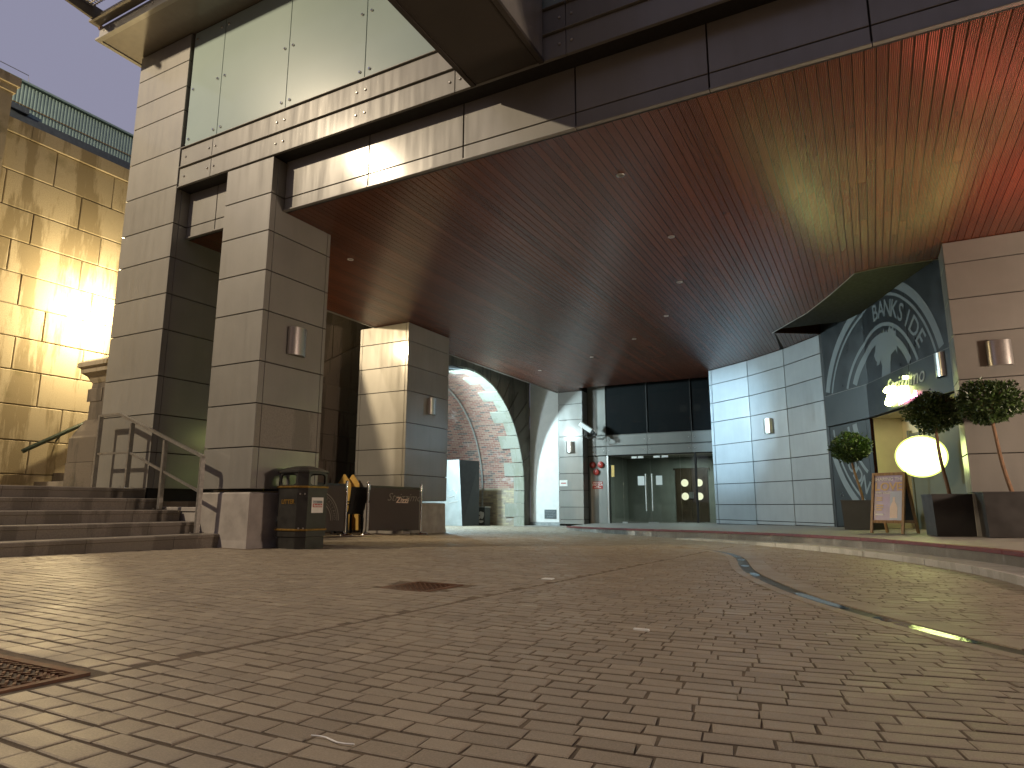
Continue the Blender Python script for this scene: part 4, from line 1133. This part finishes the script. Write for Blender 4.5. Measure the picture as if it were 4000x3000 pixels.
arc_text('BANKSIDE', 2.01, 92, 30, .50); arc_text('LONDON', 2.01, 250, 205, .46, True)
# unlit script on the sign board
text('script_lettering', 'Strizzimo', .42, (0, 0, 0), X_, Z_, 'script', RF, shear=.35, ext=.004, fn=lambda x, y, z: SF(3.55 + x, 2.92 + y + x * .0, .064 + z))
def neon(label, strokes, u, z, sx, sz, r, mat, tilt):
    t = thing('neon_sign', SF(u, z, .08), label, 'neon sign')
    for st in strokes:
        P = []
        for (x0, y0), (x1, y1) in zip(st, st[1:]):
            for k in range(3): P.append((x0 + (x1 - x0) * k / 3, y0 + (y1 - y0) * k / 3))
        P.append(st[-1])
        MB().tube([SF(u + x * sx, z + y * sz + x * sx * tilt, .10) for x, y in P], r, 8).build('glass_tube', mat, t, True)
ZIZ = [[(0, .72), (.12, .80), (.28, .74), (.20, .45), (.02, .08), (.12, 0), (.32, .10)], [(.40, .52), (.40, .12), (.44, .06)], [(.40, .72), (.41, .76)],
       [(.48, .50), (.62, .52), (.50, .10), (.66, .08)], [(.70, .50), (.84, .52), (.72, .10), (.88, .08)], [(.94, .52), (.93, .12), (.99, .06)], [(.95, .88), (.97, 1.0), (.95, .92)]]
neon('dazzling white neon script sign reading Zizzi above the door', ZIZ, 2.78, 2.58, .98, .40, .046, 'neon', .02)
RIS = [[(0, 0), (.03, .8), (.09, 1), (.13, .75), (.05, .5), (.14, 0)], [(.18, .5), (.19, .05), (.23, .1)], [(.29, .5), (.25, .35), (.29, .15), (.25, 0)], [(.36, .9), (.35, .1), (.40, .05)], [(.33, .55), (.40, .58)],
       [(.48, .5), (.43, .3), (.46, .02), (.51, .3), (.48, .5)], [(.56, .5), (.57, .02), (.58, .4), (.62, .5)], [(.71, .5), (.66, .3), (.69, .02), (.73, .5), (.74, .02)], [(.78, .5), (.79, .02), (.80, .4), (.84, .4), (.85, .02)], [(.90, .95), (.89, .1), (.93, .04)], [(.87, .6), (1.0, .7)], [(.97, .3), (1.0, .5), (.96, .2), (1.0, 0)]]
neon('small pink neon word Ristorante under the white neon script', RIS, 3.34, 2.50, .74, .13, .010, 'neon_pink', .08)
lamp('doorway_light', 'AREA', tuple(SF(3.0, 2.40, -.30)), 14, (1.0, .92, .45), .3)
# round lit sign in the doorway
dc = Vector((.86, 14.55, 1.47)); dn = Vector((-.28, -1, 0)).normalized(); du = dn.cross(Z_) * -1
t = thing('round_lit_sign', dc, 'big dazzling round yellow white sign glowing in the doorway', 'lit sign')
vs = []; N = 40
def oval(rx, rz, off): return [dc + du * rx * math.cos(2 * math.pi * k / N) + Z_ * rz * math.sin(2 * math.pi * k / N) + dn * off for k in range(N)]
MB().add(oval(.415, .365, .05), [tuple(range(N))]).build('glowing_face', 'neon_disc', t)
MB().add(oval(.42, .37, -.05) + oval(.42, .37, .048), [tuple(reversed(range(N)))] + [(k, (k + 1) % N, (k + 1) % N + N, k + N) for k in range(N)]).build('sign_case', 'black_metal', t)
MB().tube(oval(.425, .375, .052) + oval(.425, .375, .052)[:1], .014, 6, False).build('halo_ring', 'halo_rim', t, True)  # glowing ring added to imitate the sign's halo
MB().tube([dc + Z_ * .38, Vector((dc.x, dc.y, 2.43))], .012, 6).build('hanger', 'black_metal', t)

# ================================================================== SMALL THINGS
def wall_light(label, O, u, w=.31, h=.41, dep=.11):
    """O: bottom centre on the wall, u: direction along the wall (normal = u x Z)"""
    u = Vector(u).normalized(); n = u.cross(Z_); O = Vector(O)
    t = thing('wall_light', O, label, 'wall light', 'unlit curved steel wall lights')
    panel('back_plate', O - u * (w / 2 - .01) + Z_ * .015, u, Z_, w - .02, h - .03, .02, 'steel', t)
    N = 14; vs = []; fs = []
    for rr in (1, .93):
        for i in range(N + 1):
            a = math.pi * i / N; x = -math.cos(a) * w / 2 * rr; d = (math.sin(a) ** .75) * dep * rr + .022
            for z in (0, h): vs.append(O + u * x + n * d + Z_ * z)
    m = 2 * (N + 1)
    for i in range(N):
        fs += [(2 * i, 2 * i + 2, 2 * i + 3, 2 * i + 1), (m + 2 * i, m + 2 * i + 1, m + 2 * i + 3, m + 2 * i + 2), (2 * i, m + 2 * i, m + 2 * i + 2, 2 * i + 2), (2 * i + 1, 2 * i + 3, m + 2 * i + 3, m + 2 * i + 1)]
    MB().add(vs, fs).build('curved_shade', 'steel', t, True)
    MB().lathe(O + n * .06 + Z_ * .12, [(.03, 0), (.03, .16)], 10).build('bulb', 'white_sign', t)
    return t
wall_light('large curved steel wall light on the shaded side of the pillar above the litter bin', (-7.284, 6.83, 2.70), Y_)
wall_light('small curved wall light on the dark side of the brightly lit pillar', (-9.27, 13.07, 2.71), Y_, .28, .40)
wall_light('curved steel wall light on the narrow far pillar beside the white wall', (-9.79, 22.85, 2.50), X_)
wall_light('brassy looking wall light in the middle of the pale curved panel wall', (-2.39, 19.68, 2.55), (Vector((*BLK[2], 0)) - Vector((*BLK[1], 0))), .33)
wall_light('curved wall light on the pinkish pillar above the right hand tree', (1.905, 12.39, 2.69), X_, .33, .39)
wall_light('tall narrow steel light at the corner of the dark sign board', SF(4.93, 2.75, .03), V[3] - V[2], .26, .42, .09)

# litter bin
BXc, BYc = -6.92, 6.80; zb = gz(BXc, BYc)
t = thing('litter_bin', (BXc, BYc, zb), 'black and gold octagonal litter bin in front of the concrete plinth', 'litter bin')
def octo(hs, c, z): return [(BXc + x, BYc + y, zb + z) for x, y in ((-hs + c, -hs), (hs - c, -hs), (hs, -hs + c), (hs, hs - c), (hs - c, hs), (-hs + c, hs), (-hs, hs - c), (-hs, -hs + c))]
def octs(prof, mat, name, par=None, caps=True):
    vs = []; fs = []
    for hs, c, z in prof: vs += octo(hs, c, z)
    for k in range(len(prof) - 1): fs += [(k * 8 + i, k * 8 + (i + 1) % 8, k * 8 + 8 + (i + 1) % 8, k * 8 + 8 + i) for i in range(8)]
    if caps: fs += [tuple(range(7, -1, -1)), tuple(range((len(prof) - 1) * 8, len(prof) * 8))]
    return MB().add(vs, fs).build(name, mat, par or t)
HS, CH = .275, .098
octs([(HS - .012, CH, 0), (HS - .012, CH, .155)], 'bin', 'base')
octs([(HS, CH, .16), (HS, CH, .82)], 'bin', 'body')
for z in (.235, .80): octs([(HS + .006, CH, z), (HS + .013, CH, z + .006), (HS + .013, CH, z + .022), (HS + .006, CH, z + .028)], 'gold', 'gold_band', caps=True)
# hood with four open mouths
hood = MB(); oc0, oc1 = octo(HS, CH, .82), octo(HS - .004, CH, 1.01)
for i in range(8):
    j = (i + 1) % 8
    a, b, c, d = Vector(oc0[i]), Vector(oc0[j]), Vector(oc1[j]), Vector(oc1[i]); nrm = (b - a).cross(d - a).normalized(); th = nrm * -.02
    if i % 2:                                   # chamfer posts
        hood.add([a, b, c, d, a + th, b + th, c + th, d + th], [(0, 1, 2, 3), (7, 6, 5, 4), (0, 3, 7, 4), (1, 5, 6, 2)])
    else:                                       # face with a rounded mouth
        def pt(s, r): return a.lerp(b, s).lerp(d.lerp(c, s), r)
        out = []; inn = []
        for k in range(24):
            an = 2 * math.pi * (k + .5) / 24; cx, cy = math.cos(an), math.sin(an)
            q = max(abs(cx), abs(cy)); out.append(pt(.5 + .5 * cx / q, .5 + .5 * cy / q))
            e = (abs(cx) ** 5 + abs(cy) ** 5) ** -.2; inn.append(pt(.5 + .40 * cx * e, .50 + .40 * cy * e))
        vs = out + inn + [p + th for p in out] + [p + th for p in inn]
        fs = []
        for k in range(24):
            l = (k + 1) % 24
            fs += [(k, l, 24 + l, 24 + k), (48 + l, 48 + k, 72 + k, 72 + l), (24 + k, 24 + l, 72 + l, 72 + k)]
        hood.add(vs, fs)
hood.build('hood', 'bin', t)
octs([(HS + .012, CH, 1.008), (HS + .012, CH, 1.03), (HS - .09, .06, 1.075), (.09, .035, 1.10)], 'bin', 'lid')
text('lettering', 'LITTER', .078, (BXc + .02, BYc - HS, zb + .615), X_, Z_, 'gold', t, ext=.001, bold=.003)
bs_ = panel('bin_notice', (BXc + HS, BYc - .105, zb + .47), Y_, Z_, .215, .205, .006, 'white_sign', t, .001)
pm = MB().slab((BXc + HS + .006, BYc - .085, zb + .545), Y_, Z_, .175, .048, .0015, .0005).build('red_bar', 'red', t)
MB().slab((BXc + HS + .006, BYc - .085, zb + .598), Y_, Z_, .175, .034, .0015, .0005).build('grey_bar', 'logo', t)
text('lettering', 'Better', .030, (BXc + HS + .0075, BYc - .045, zb + .614), Y_, Z_, 'paper', t, ext=.0004)
text('lettering', 'Bankside', .044, (BXc + HS + .0075, BYc + .003, zb + .568), Y_, Z_, 'paper', t, ext=.0004, bold=.0008)
hg = MB()
for z in (.27, .72):
    for dx in (-.03, .03): hg.lathe((BXc + HS - CH / 2 + dx * .7 + .004, BYc - HS + CH / 2 + dx * .7 - .004, zb + z), [(.012, 0), (.012, .012)], 8, (1, -1, 0))
hg.build('hinge_bolt', 'steel', t)

# barriers
def post(x, y, label):
    z = gz(x, y)
    t = thing('barrier_post', (x, y, z), label, 'barrier post', 'chrome cafe barrier posts')
    MB().lathe((x, y, z), [(.165, 0), (.165, .012), (.15, .03), (.05, .045), (.03, .06)], 24).build('base', 'chrome', t, True)
    MB().tube([(x, y, z + .05), (x, y, z + 1.055)], .0245, 14).build('pole', 'chrome', t, True)
    MB().lathe((x, y, z + 1.055), [(.030, 0), (.030, .03), (.02, .045)], 14).build('cap', 'chrome', t, True)
    return t
PA, PB, PC, PD = (-9.46, 9.0), (-9.44, 10.47), (-9.36, 11.03), (-8.95, 12.36)
post(*PA, 'chrome barrier post hidden furthest left behind the litter bin')
post(*PB, 'chrome barrier post left of the gap, next to the ring logo banner')
post(*PC, 'chrome barrier post right of the gap, at the left end of the script banner')
post(*PD, 'chrome barrier post at the foot of the lit pillar, right end of the script banner')
def banner(a, b, label):
    a = Vector((*a, gz(*a))); b = Vector((*b, gz(*b))); d = (b - a).normalized(); ln = (b - a).length
    t = thing('barrier_banner', (a + b) / 2, label, 'barrier banner', 'dark cafe barrier banners')
    nx, nz = 14, 8; vs = []; fs = []
    for s in (0, .006):
        for j in range(nz + 1):
            for i in range(nx + 1):
                q = a + d * (.045 + (ln - .09) * i / nx) + Z_ * (.10 + .90 * j / nz)
                sag = -.018 * math.sin(math.pi * i / nx) if j == 0 else 0
                w = .010 * math.sin(i * 1.1 + j * .7) * (1 - j / nz)
                vs.append(q + d.cross(Z_) * (w + s) + Z_ * sag)
    m = (nx + 1) * (nz + 1)
    for j in range(nz):
        for i in range(nx):
            o = j * (nx + 1) + i; fs += [(o + m, o + 1 + m, o + nx + 2 + m, o + nx + 1 + m), (o, o + nx + 1, o + nx + 2, o + 1)]
    MB().add(vs, fs).build('cloth', 'banner', t, True)
    MB().bar(a + d * .02 + Z_ * 1.0, b - d * .02 + Z_ * 1.0, .022, .05).build('top_rail', 'black_metal', t)
    MB().bar(a + d * .04 + Z_ * .10, b - d * .04 + Z_ * .10, .014, .02).build('bottom_rail', 'black_metal', t)
    for e in (a + d * .03, b - d * .03): MB().bar(e + Z_ * .93, e + Z_ * 1.04, .03, .03, (1, 0, 0)).build('clip', 'steel', t)
    return t, a, d, ln
t, a, d, ln = banner(PC, PD, 'dark fabric banner with pale handwritten script between two chrome posts')
nn_ = d.cross(Z_)
text('lettering', 'Strizzimo', .24, a + d * (ln * .66) + Z_ * .79 + nn_ * .022, d, Z_, 'logo_dim', t, shear=.4, ext=.0004)
text('lettering', 'Zizzi', .17, a + d * (ln * .62) + Z_ * .73 + nn_ * .024, d, Z_, 'poster_peach', t, shear=.1, ext=.0004, bold=.004)
t, a, d, ln = banner(PA, PB, 'dark fabric banner printed with part of a ring logo, beside the litter bin')
nn_ = d.cross(Z_); rm = MB()
cc = a + d * (ln * .47) + Z_ * .30
for r0, r1 in ((.54, .565), (.50, .512), (.33, .355), (.385, .395)):
    for k in range(60):
        a0, a1 = math.pi * k / 60, math.pi * (k + 1) / 60
        qs = [cc + d * r * math.cos(x) + Z_ * r * math.sin(x) + nn_ * .021 for r, x in ((r0, a0), (r1, a0), (r1, a1), (r0, a1))]
        rm.add(qs, [(0, 1, 2, 3)])
for i, chh in enumerate('RISTORANTE ITALIANO'):
    an = math.pi * (.97 - .94 * i / 18); rr = .448
    text('x', chh, .085, cc + d * rr * math.cos(an) + Z_ * rr * math.sin(an) + nn_ * .018, d, Z_, 'logo_dim', t, rot=an - math.pi / 2, ext=.0004, mb=rm)
rm.build('ring_print', 'logo_dim', t)

# dark chairs behind the barriers
def chair(x, y, ang, label):
    z = gz(x, y); t = thing('cafe_chair', (0, 0, 0), label, 'chair', 'black terrace chairs behind the barriers')
    MB().box(-.22, .22, -.22, .22, .42, .47).build('seat', 'chair', t)
    MB().prism([(-.20, -.20, .46), (.20, -.20, .46), (.23, -.33, .99), (-.23, -.33, .99)], (0, -.035, 0)).build('backrest', 'chair', t)
    for sx in (-.2, .2):
        for sy in (-.19, .19): MB().bar((sx, sy, 0), (sx, sy, .43), .04, .04, (1, 0, 0)).build('leg', 'chair', t)
        MB().bar((sx, -.24, .68), (sx, .2, .66), .045, .03).build('armrest', 'chair', t)
        MB().bar((sx, .18, .44), (sx, .18, .66), .035, .035, (1, 0, 0)).build('arm_post', 'chair', t)
    t.location = (x, y, z); t.rotation_euler = (0, 0, ang)
chair(-10.02, 11.22, R(80), 'black chair with a tall backrest seen through the gap, right hand one')
chair(-10.32, 10.62, R(-100), 'black chair half hidden by the chrome post left of the gap')
tx_, ty_ = -10.0, 11.06; tzz = gz(tx_, ty_)
t = thing('cafe_table', (tx_, ty_, tzz), 'small dark cafe table on a chrome pedestal between the two chairs', 'table')
MB().lathe((tx_, ty_, tzz), [(.2, 0), (.2, .015), (.04, .03), (.03, .05), (.03, .68)], 18).build('pedestal', 'chrome', t, True)
MB().box(tx_ - .2, tx_ + .2, ty_ - .24, ty_ + .24, tzz + .60, tzz + .63).build('table_top', 'chair', t)

# yellow pointed boards
def yboard(x, y, label, dz=0):
    z = gz(x, y); t = thing('floor_sign', (x, y, z), label, 'floor sign', 'yellow plastic signs leaning by the lit pillar')
    P = [(-.17, .05), (-.17, .42), (-.13, .46), (-.13, .62), (-.19, .66), (-.19, 1.10), (-.02, 1.31), (.02, 1.31), (.19, 1.10), (.19, .66), (.13, .62), (.13, .46), (.17, .42), (.17, .05)]
    MB().prism([(x + a, y - b * .06, z + b) for a, b in P], (0, .025, 0)).build('board', 'yellow', t)
    MB().prism([(x + a * .86, y - b * .06 - .006, z + .06 + b * .92) for a, b in P[4:10]], (0, .004, 0)).build('raised_face', 'yellow', t)
yboard(-10.72, 11.86, 'yellow plastic house shaped sign leaning in front of the other by the lit pillar')
yboard(-10.61, 12.02, 'yellow plastic house shaped sign half hidden behind its twin')

# hoarding box and cabinet under the arch
z = gz(-13.5, 20)
t = thing('steel_hoarding', (-13.6, 20.2, z), 'tall pale grey steel box standing under the brick arch', 'hoarding')
b_ = MB(); P = [(-16.2, 20.0), (-12.70, 20.0), (-12.62, 21.0), (-16.2, 21.0)]
b_.prism([(x, y, z) for x, y in P], (0, 0, .01)); tp = [(-16.2, 20.0), (-12.87, 20.0), (-12.64, 21.0), (-16.2, 21.0)]
vs = [(x, y, z) for x, y in P] + [(x, y, 2.16) for x, y in tp]
MB().add(vs, [(0, 1, 5, 4), (4, 5, 6, 7), (2, 3, 7, 6), (3, 0, 4, 7), (3, 2, 1, 0)]).build('front_panel', 'cyan_box', t)
MB().add([Vector(vs[1]) + Vector((.003, 0, 0)), Vector(vs[2]) + Vector((.003, 0, 0)), Vector(vs[6]) + Vector((.003, 0, 0)), Vector(vs[5]) + Vector((.003, 0, 0))], [(0, 1, 2, 3)]).build('side_panel', 'black_metal', t)
tg = MB()
for pts in ([(-13.25, .92), (-13.1, .98), (-13.02, .90), (-12.95, .8)], [(-12.92, .95), (-12.98, .8), (-12.99, .62)], [(-13.3, .68), (-13.1, .73), (-12.98, .78)], [(-13.25, .5), (-13.05, .53), (-12.9, .56)]):
    tg.tube([(x, 19.995, zz + .15) for x, zz in pts], .008, 5)
tg.build('scrawl', 'paper', t)
cz_ = gz(-13, 21.9)
t = thing('service_cabinet', (-12.85, 21.9, cz_), 'black graffitied service cabinet at the foot of the conduit', 'cabinet')
MB().box(-13.14, -12.68, 21.5, 21.9, cz_ - .02, .49).build('body', 'cab', t)
MB().box(-13.17, -12.66, 21.47, 21.93, .49, .52).build('lid', 'steel', t)
panel('door', (-13.12, 21.5, cz_ + .03), X_, Z_, .40, .49 - cz_ - .06, .012, 'cab', t)
gm = MB()
for px, pz, rx, rz in ((-13.0, .40, .05, .05), (-12.90, .28, .07, .06), (-12.80, .22, .10, .14), (-12.95, .12, .12, .07), (-12.85, -.02, .13, .05)):
    gm.add([(px + rx * math.cos(k * .7) * (1 + .25 * math.sin(k * 2.3)), 21.486, pz + rz * math.sin(k * .7) * (1 + .25 * math.cos(k * 1.7))) for k in range(9)], [tuple(range(9))])
gm.build('paint_blots', 'paper', t)

# planters with bay trees
def planter(cx, cy, s, h, ang, label, dz=0):
    z = tz(cx) + .001; t = thing('planter', (0, 0, 0), label, 'planter', 'tall dark square planters')
    sq(MB(), 0, 0, [(s * .93, 0), (s, h), ]).build('tub', 'planter', t)
    rim = MB()
    for x0, x1, y0, y1 in ((-s - .008, s + .008, -s - .008, -s + .025), (-s - .008, s + .008, s - .025, s + .008), (-s - .008, -s + .025, -s + .025, s - .025), (s - .025, s + .008, -s + .025, s - .025)): rim.box(x0, x1, y0, y1, h - .012, h + .012)
    rim.build('rim', 'planter', t)
    MB().box(-s + .026, s - .026, -s + .026, s - .026, h - .02, h + .003).build('soil', 'soil', t)
    t.location = (cx, cy, z); t.rotation_euler = (0, 0, ang); return z + h
def bay_tree(x, y, z0, cx, cy, cz, rx, rz, n, label, seed):
    rn = random.Random(seed); t = thing('bay_tree', (x, y, z0), label, 'bay tree', 'clipped ball headed bay trees')
    pts = []
    for i in range(7):
        s = i / 6; pts.append((x + (cx - x) * s + .015 * math.sin(s * 5 + seed), y + (cy - y) * s, z0 - .02 + (cz - rz * .35 - z0) * s))
    MB().tube(pts, [.030 - .009 * i / 6 for i in range(7)], 8).build('trunk', 'trunk', t, True)
    br = MB()
    for k in range(16):
        a = rn.uniform(0, 6.28); e = rn.uniform(-.2, 1.2); l = rn.uniform(.5, .85)
        br.tube([pts[-1], (cx + rx * l * .5 * math.cos(a), cy + rx * l * .5 * math.sin(a), cz - rz * .1 + rz * .4 * e), (cx + rx * l * math.cos(a), cy + rx * l * math.sin(a), cz + rz * e * .6)], [.012, .008, .004], 5)
    br.build('branches', 'trunk', t)
    mb = MB(); lumps = [(rn.uniform(0, 6.28), rn.uniform(-1, 1), rn.uniform(.80, 1.12)) for _ in range(26)]
    for k in range(n):
        th = rn.uniform(0, 6.28); u = rn.uniform(-1, 1); q = math.sqrt(1 - u * u)
        dv = Vector((q * math.cos(th), q * math.sin(th), u)); f = .9
        for a, b, s in lumps:
            lv = Vector((math.sqrt(1 - b * b) * math.cos(a), math.sqrt(1 - b * b) * math.sin(a), b)); dt = dv.dot(lv)
            if dt > .86: f = max(f, .9 + (s - .9) * (dt - .86) / .14) if s > .9 else min(f, .9 + (s - .9) * (dt - .86) / .14)
        r = f * (rn.random() ** .28) * (1.0 if rn.random() > .03 else 1.12)
        if u < -.55: r *= .9
        c = Vector((cx + dv.x * rx * r, cy + dv.y * rx * r, cz + dv.z * rz * r))
        d1 = (dv + Vector((rn.gauss(0, .7), rn.gauss(0, .7), rn.gauss(.15, .6)))).normalized(); d2 = d1.orthogonal().normalized()
        d2 = (d2 * math.cos(rn.uniform(0, 6.28)) + d1.cross(d2) * math.sin(rn.uniform(0, 6.28))).normalized()
        L_ = rn.uniform(.044, .078); w_ = L_ * .46; nn = d1.cross(d2) * L_ * .12
        mb.add([c - d1 * L_ * .5, c + d2 * w_ * .5 + nn, c + d1 * L_ * .5, c - d2 * w_ * .5 + nn, c], [(0, 1, 4), (1, 2, 4), (2, 3, 4), (3, 0, 4)], max(0, min(1, rn.gauss(.42, .25))))
    mb.build('crown', 'leaf', t, tone=True)
hp = .60
fa = math.atan2((V[1] - V[0]).y, (V[1] - V[0]).x)
z1 = planter(-.20, 15.83, .31, .585, R(-28 + 6), 'dark square planter left of the restaurant door below the lower window')
bay_tree(-.20, 15.83, z1, -.34, 15.83, 1.75, .42, .37, 4300, 'bay tree left of the restaurant door, standing against the lower window', 1)
z2 = planter(1.06, 12.68, .315, .63, R(10), 'dark square planter right of the folding board')
bay_tree(1.06, 12.68, z2, .97, 12.62, 2.05, .42, .37, 4600, 'bay tree in front of the doorway, partly over the round lit sign', 2)
z3 = planter(1.72, 12.22, .33, .64, R(4), 'dark square planter at the right edge before the pinkish pillar')
bay_tree(1.78, 12.0, z3, 1.60, 11.85, 2.06, .45, .39, 4900, 'rightmost bay tree with warm lit leaves and a leaning trunk', 3)

# folding board
rv = Vector((.881, .473, 0)); hv = Vector((-.473, .881, 0))
e_ = (rv * .53 - hv * .85).normalized(); s_ = (rv * .85 + hv * .53).normalized()
N_ = Vector((.41, 13.31, 0)); N_.z = tz(.41); Wb = .58; Hb = 1.05; SPR = .50
t = thing('folding_board', N_ - e_ * Wb / 2 + s_ * SPR / 2, 'wooden folding pavement board with a violet poster beside the planter', 'a-board')
def leanF(b, along): return N_ - e_ * (Wb - along) + s_ * (SPR * .5 * b / Hb * .96) + Z_ * b
def leanR(b, along): return N_ - e_ * (Wb - along) + s_ * (SPR - SPR * .5 * b / Hb * .96) + Z_ * b
for fn_, nm in ((leanF, 'front_frame'), (leanR, 'rear_frame')):
    f_ = MB()
    for al in (.02, Wb - .02): f_.bar(fn_(0, al), fn_(Hb, al), .042, .035, s_)
    f_.bar(fn_(Hb - .02, .02), fn_(Hb - .02, Wb - .02), .035, .05); f_.bar(fn_(.20, .02), fn_(.20, Wb - .02), .03, .05)
    f_.build(nm, 'wood', t)
def quadF(fn_, a0, a1, b0, b1, off, mat, nm):
    P = [fn_(b0, a0), fn_(b0, a1), fn_(b1, a1), fn_(b1, a0)]; nr = (P[1] - P[0]).cross(P[3] - P[0]).normalized()
    return MB().prism([p + nr * off for p in P], nr * .004).build(nm, mat, t), nr
o_, nr = quadF(leanF, .04, Wb - .04, .225, Hb - .045, -.004, 'poster', 'poster')
uF = e_; vF = (leanF(1, 0) - leanF(0, 0)).normalized()
o_, nr2 = quadF(leanR, .04, Wb - .04, .225, Hb - .045, -.004, 'bin', 'rear_panel')
quadF(leanF, .33, Wb - .045, .23, .72, .0005, 'poster_blue', 'poster_field')
def tf(body, size, al, b, mat, bold=.002): text('poster_lettering', body, size, leanF(b, al) + nr * .001, uF, vF, mat, t, ext=.0004, bold=bold)
tf('SHARING THE', .082, Wb / 2, .935, 'poster_white'); tf('LOVE', .20, Wb / 2, .80, 'poster_gold', .006)
tf('THIS VALENTINES', .056, Wb / 2, .695, 'poster_white')
bt = [(.33, .26), (.33, .44), (.35, .50), (.375, .55), (.375, .62), (.415, .62), (.415, .55), (.44, .50), (.46, .44), (.46, .26)]
MB().prism([leanF(b, a) + nr * .0055 for a, b in bt], nr * .001).build('poster_bottle', 'poster_peach', t)
for b, n_ in ((.60, .10), (.56, .10), (.47, .12), (.43, .12), (.39, .10)): MB().prism([leanF(b, .09) + nr * .002, leanF(b, .09 + n_) + nr * .002, leanF(b + .022, .09 + n_) + nr * .002, leanF(b + .022, .09) + nr * .002], nr * .003).build('poster_line', 'poster_gold', t)
MB().prism([leanF(.31, .08) + nr * .002, leanF(.31, .22) + nr * .002, leanF(.335, .22) + nr * .002, leanF(.335, .08) + nr * .002], nr * .003).build('poster_line', 'poster_white', t)
MB().bar(leanF(.12, .3), leanR(.12, .3), .004, .004).build('stay_chain', 'steel', t)

# buildings that close the yard behind and to the right of the viewer (outside the frame)
for lab, (x0, x1, y0, y1, hgt) in (('plain brick building closing the yard behind the viewer', (-9, 24, -16, -13, 15)), ('plain brick building closing the yard far to the right', (15, 18, -13, 12, 15))):
    t = thing('brick_building', ((x0 + x1) / 2, (y0 + y1) / 2, -.5), lab, 'building')
    MB().box(x0, x1, y0, y1, -.8, hgt).build('wall', 'backdrop_brick', t)
    MB().box(x0 - .2, x1 + .2, y0 - .2, y1 + .2, hgt, hgt + .4).build('cornice', 'kerb', t)
# street lamp that lights the yard from the left (outside the frame)
t = thing('street_lamp', (-14.0, -3.2, 0), 'tall street lamp on the bridge side outside the picture', 'street lamp')
MB().tube([(-14.0, -3.6, 0), (-14.0, -3.6, 11.4), (-13.9, -3.4, 11.85), (-13.7, -3.0, 11.95)], [.10, .07, .05, .05], 10).build('column', 'black_metal', t, True)
MB().box(-13.75, -13.45, -3.1, -2.5, 11.80, 11.95).build('lantern', 'black_metal', t)

SC.cycles.use_denoising = True
SC.cycles.max_bounces = 6; SC.cycles.diffuse_bounces = 3; SC.cycles.glossy_bounces = 3; SC.cycles.transparent_max_bounces = 8
SC.cycles.sample_clamp_indirect = 6.0
SC.cycles.caustics_reflective = False; SC.cycles.caustics_refractive = False
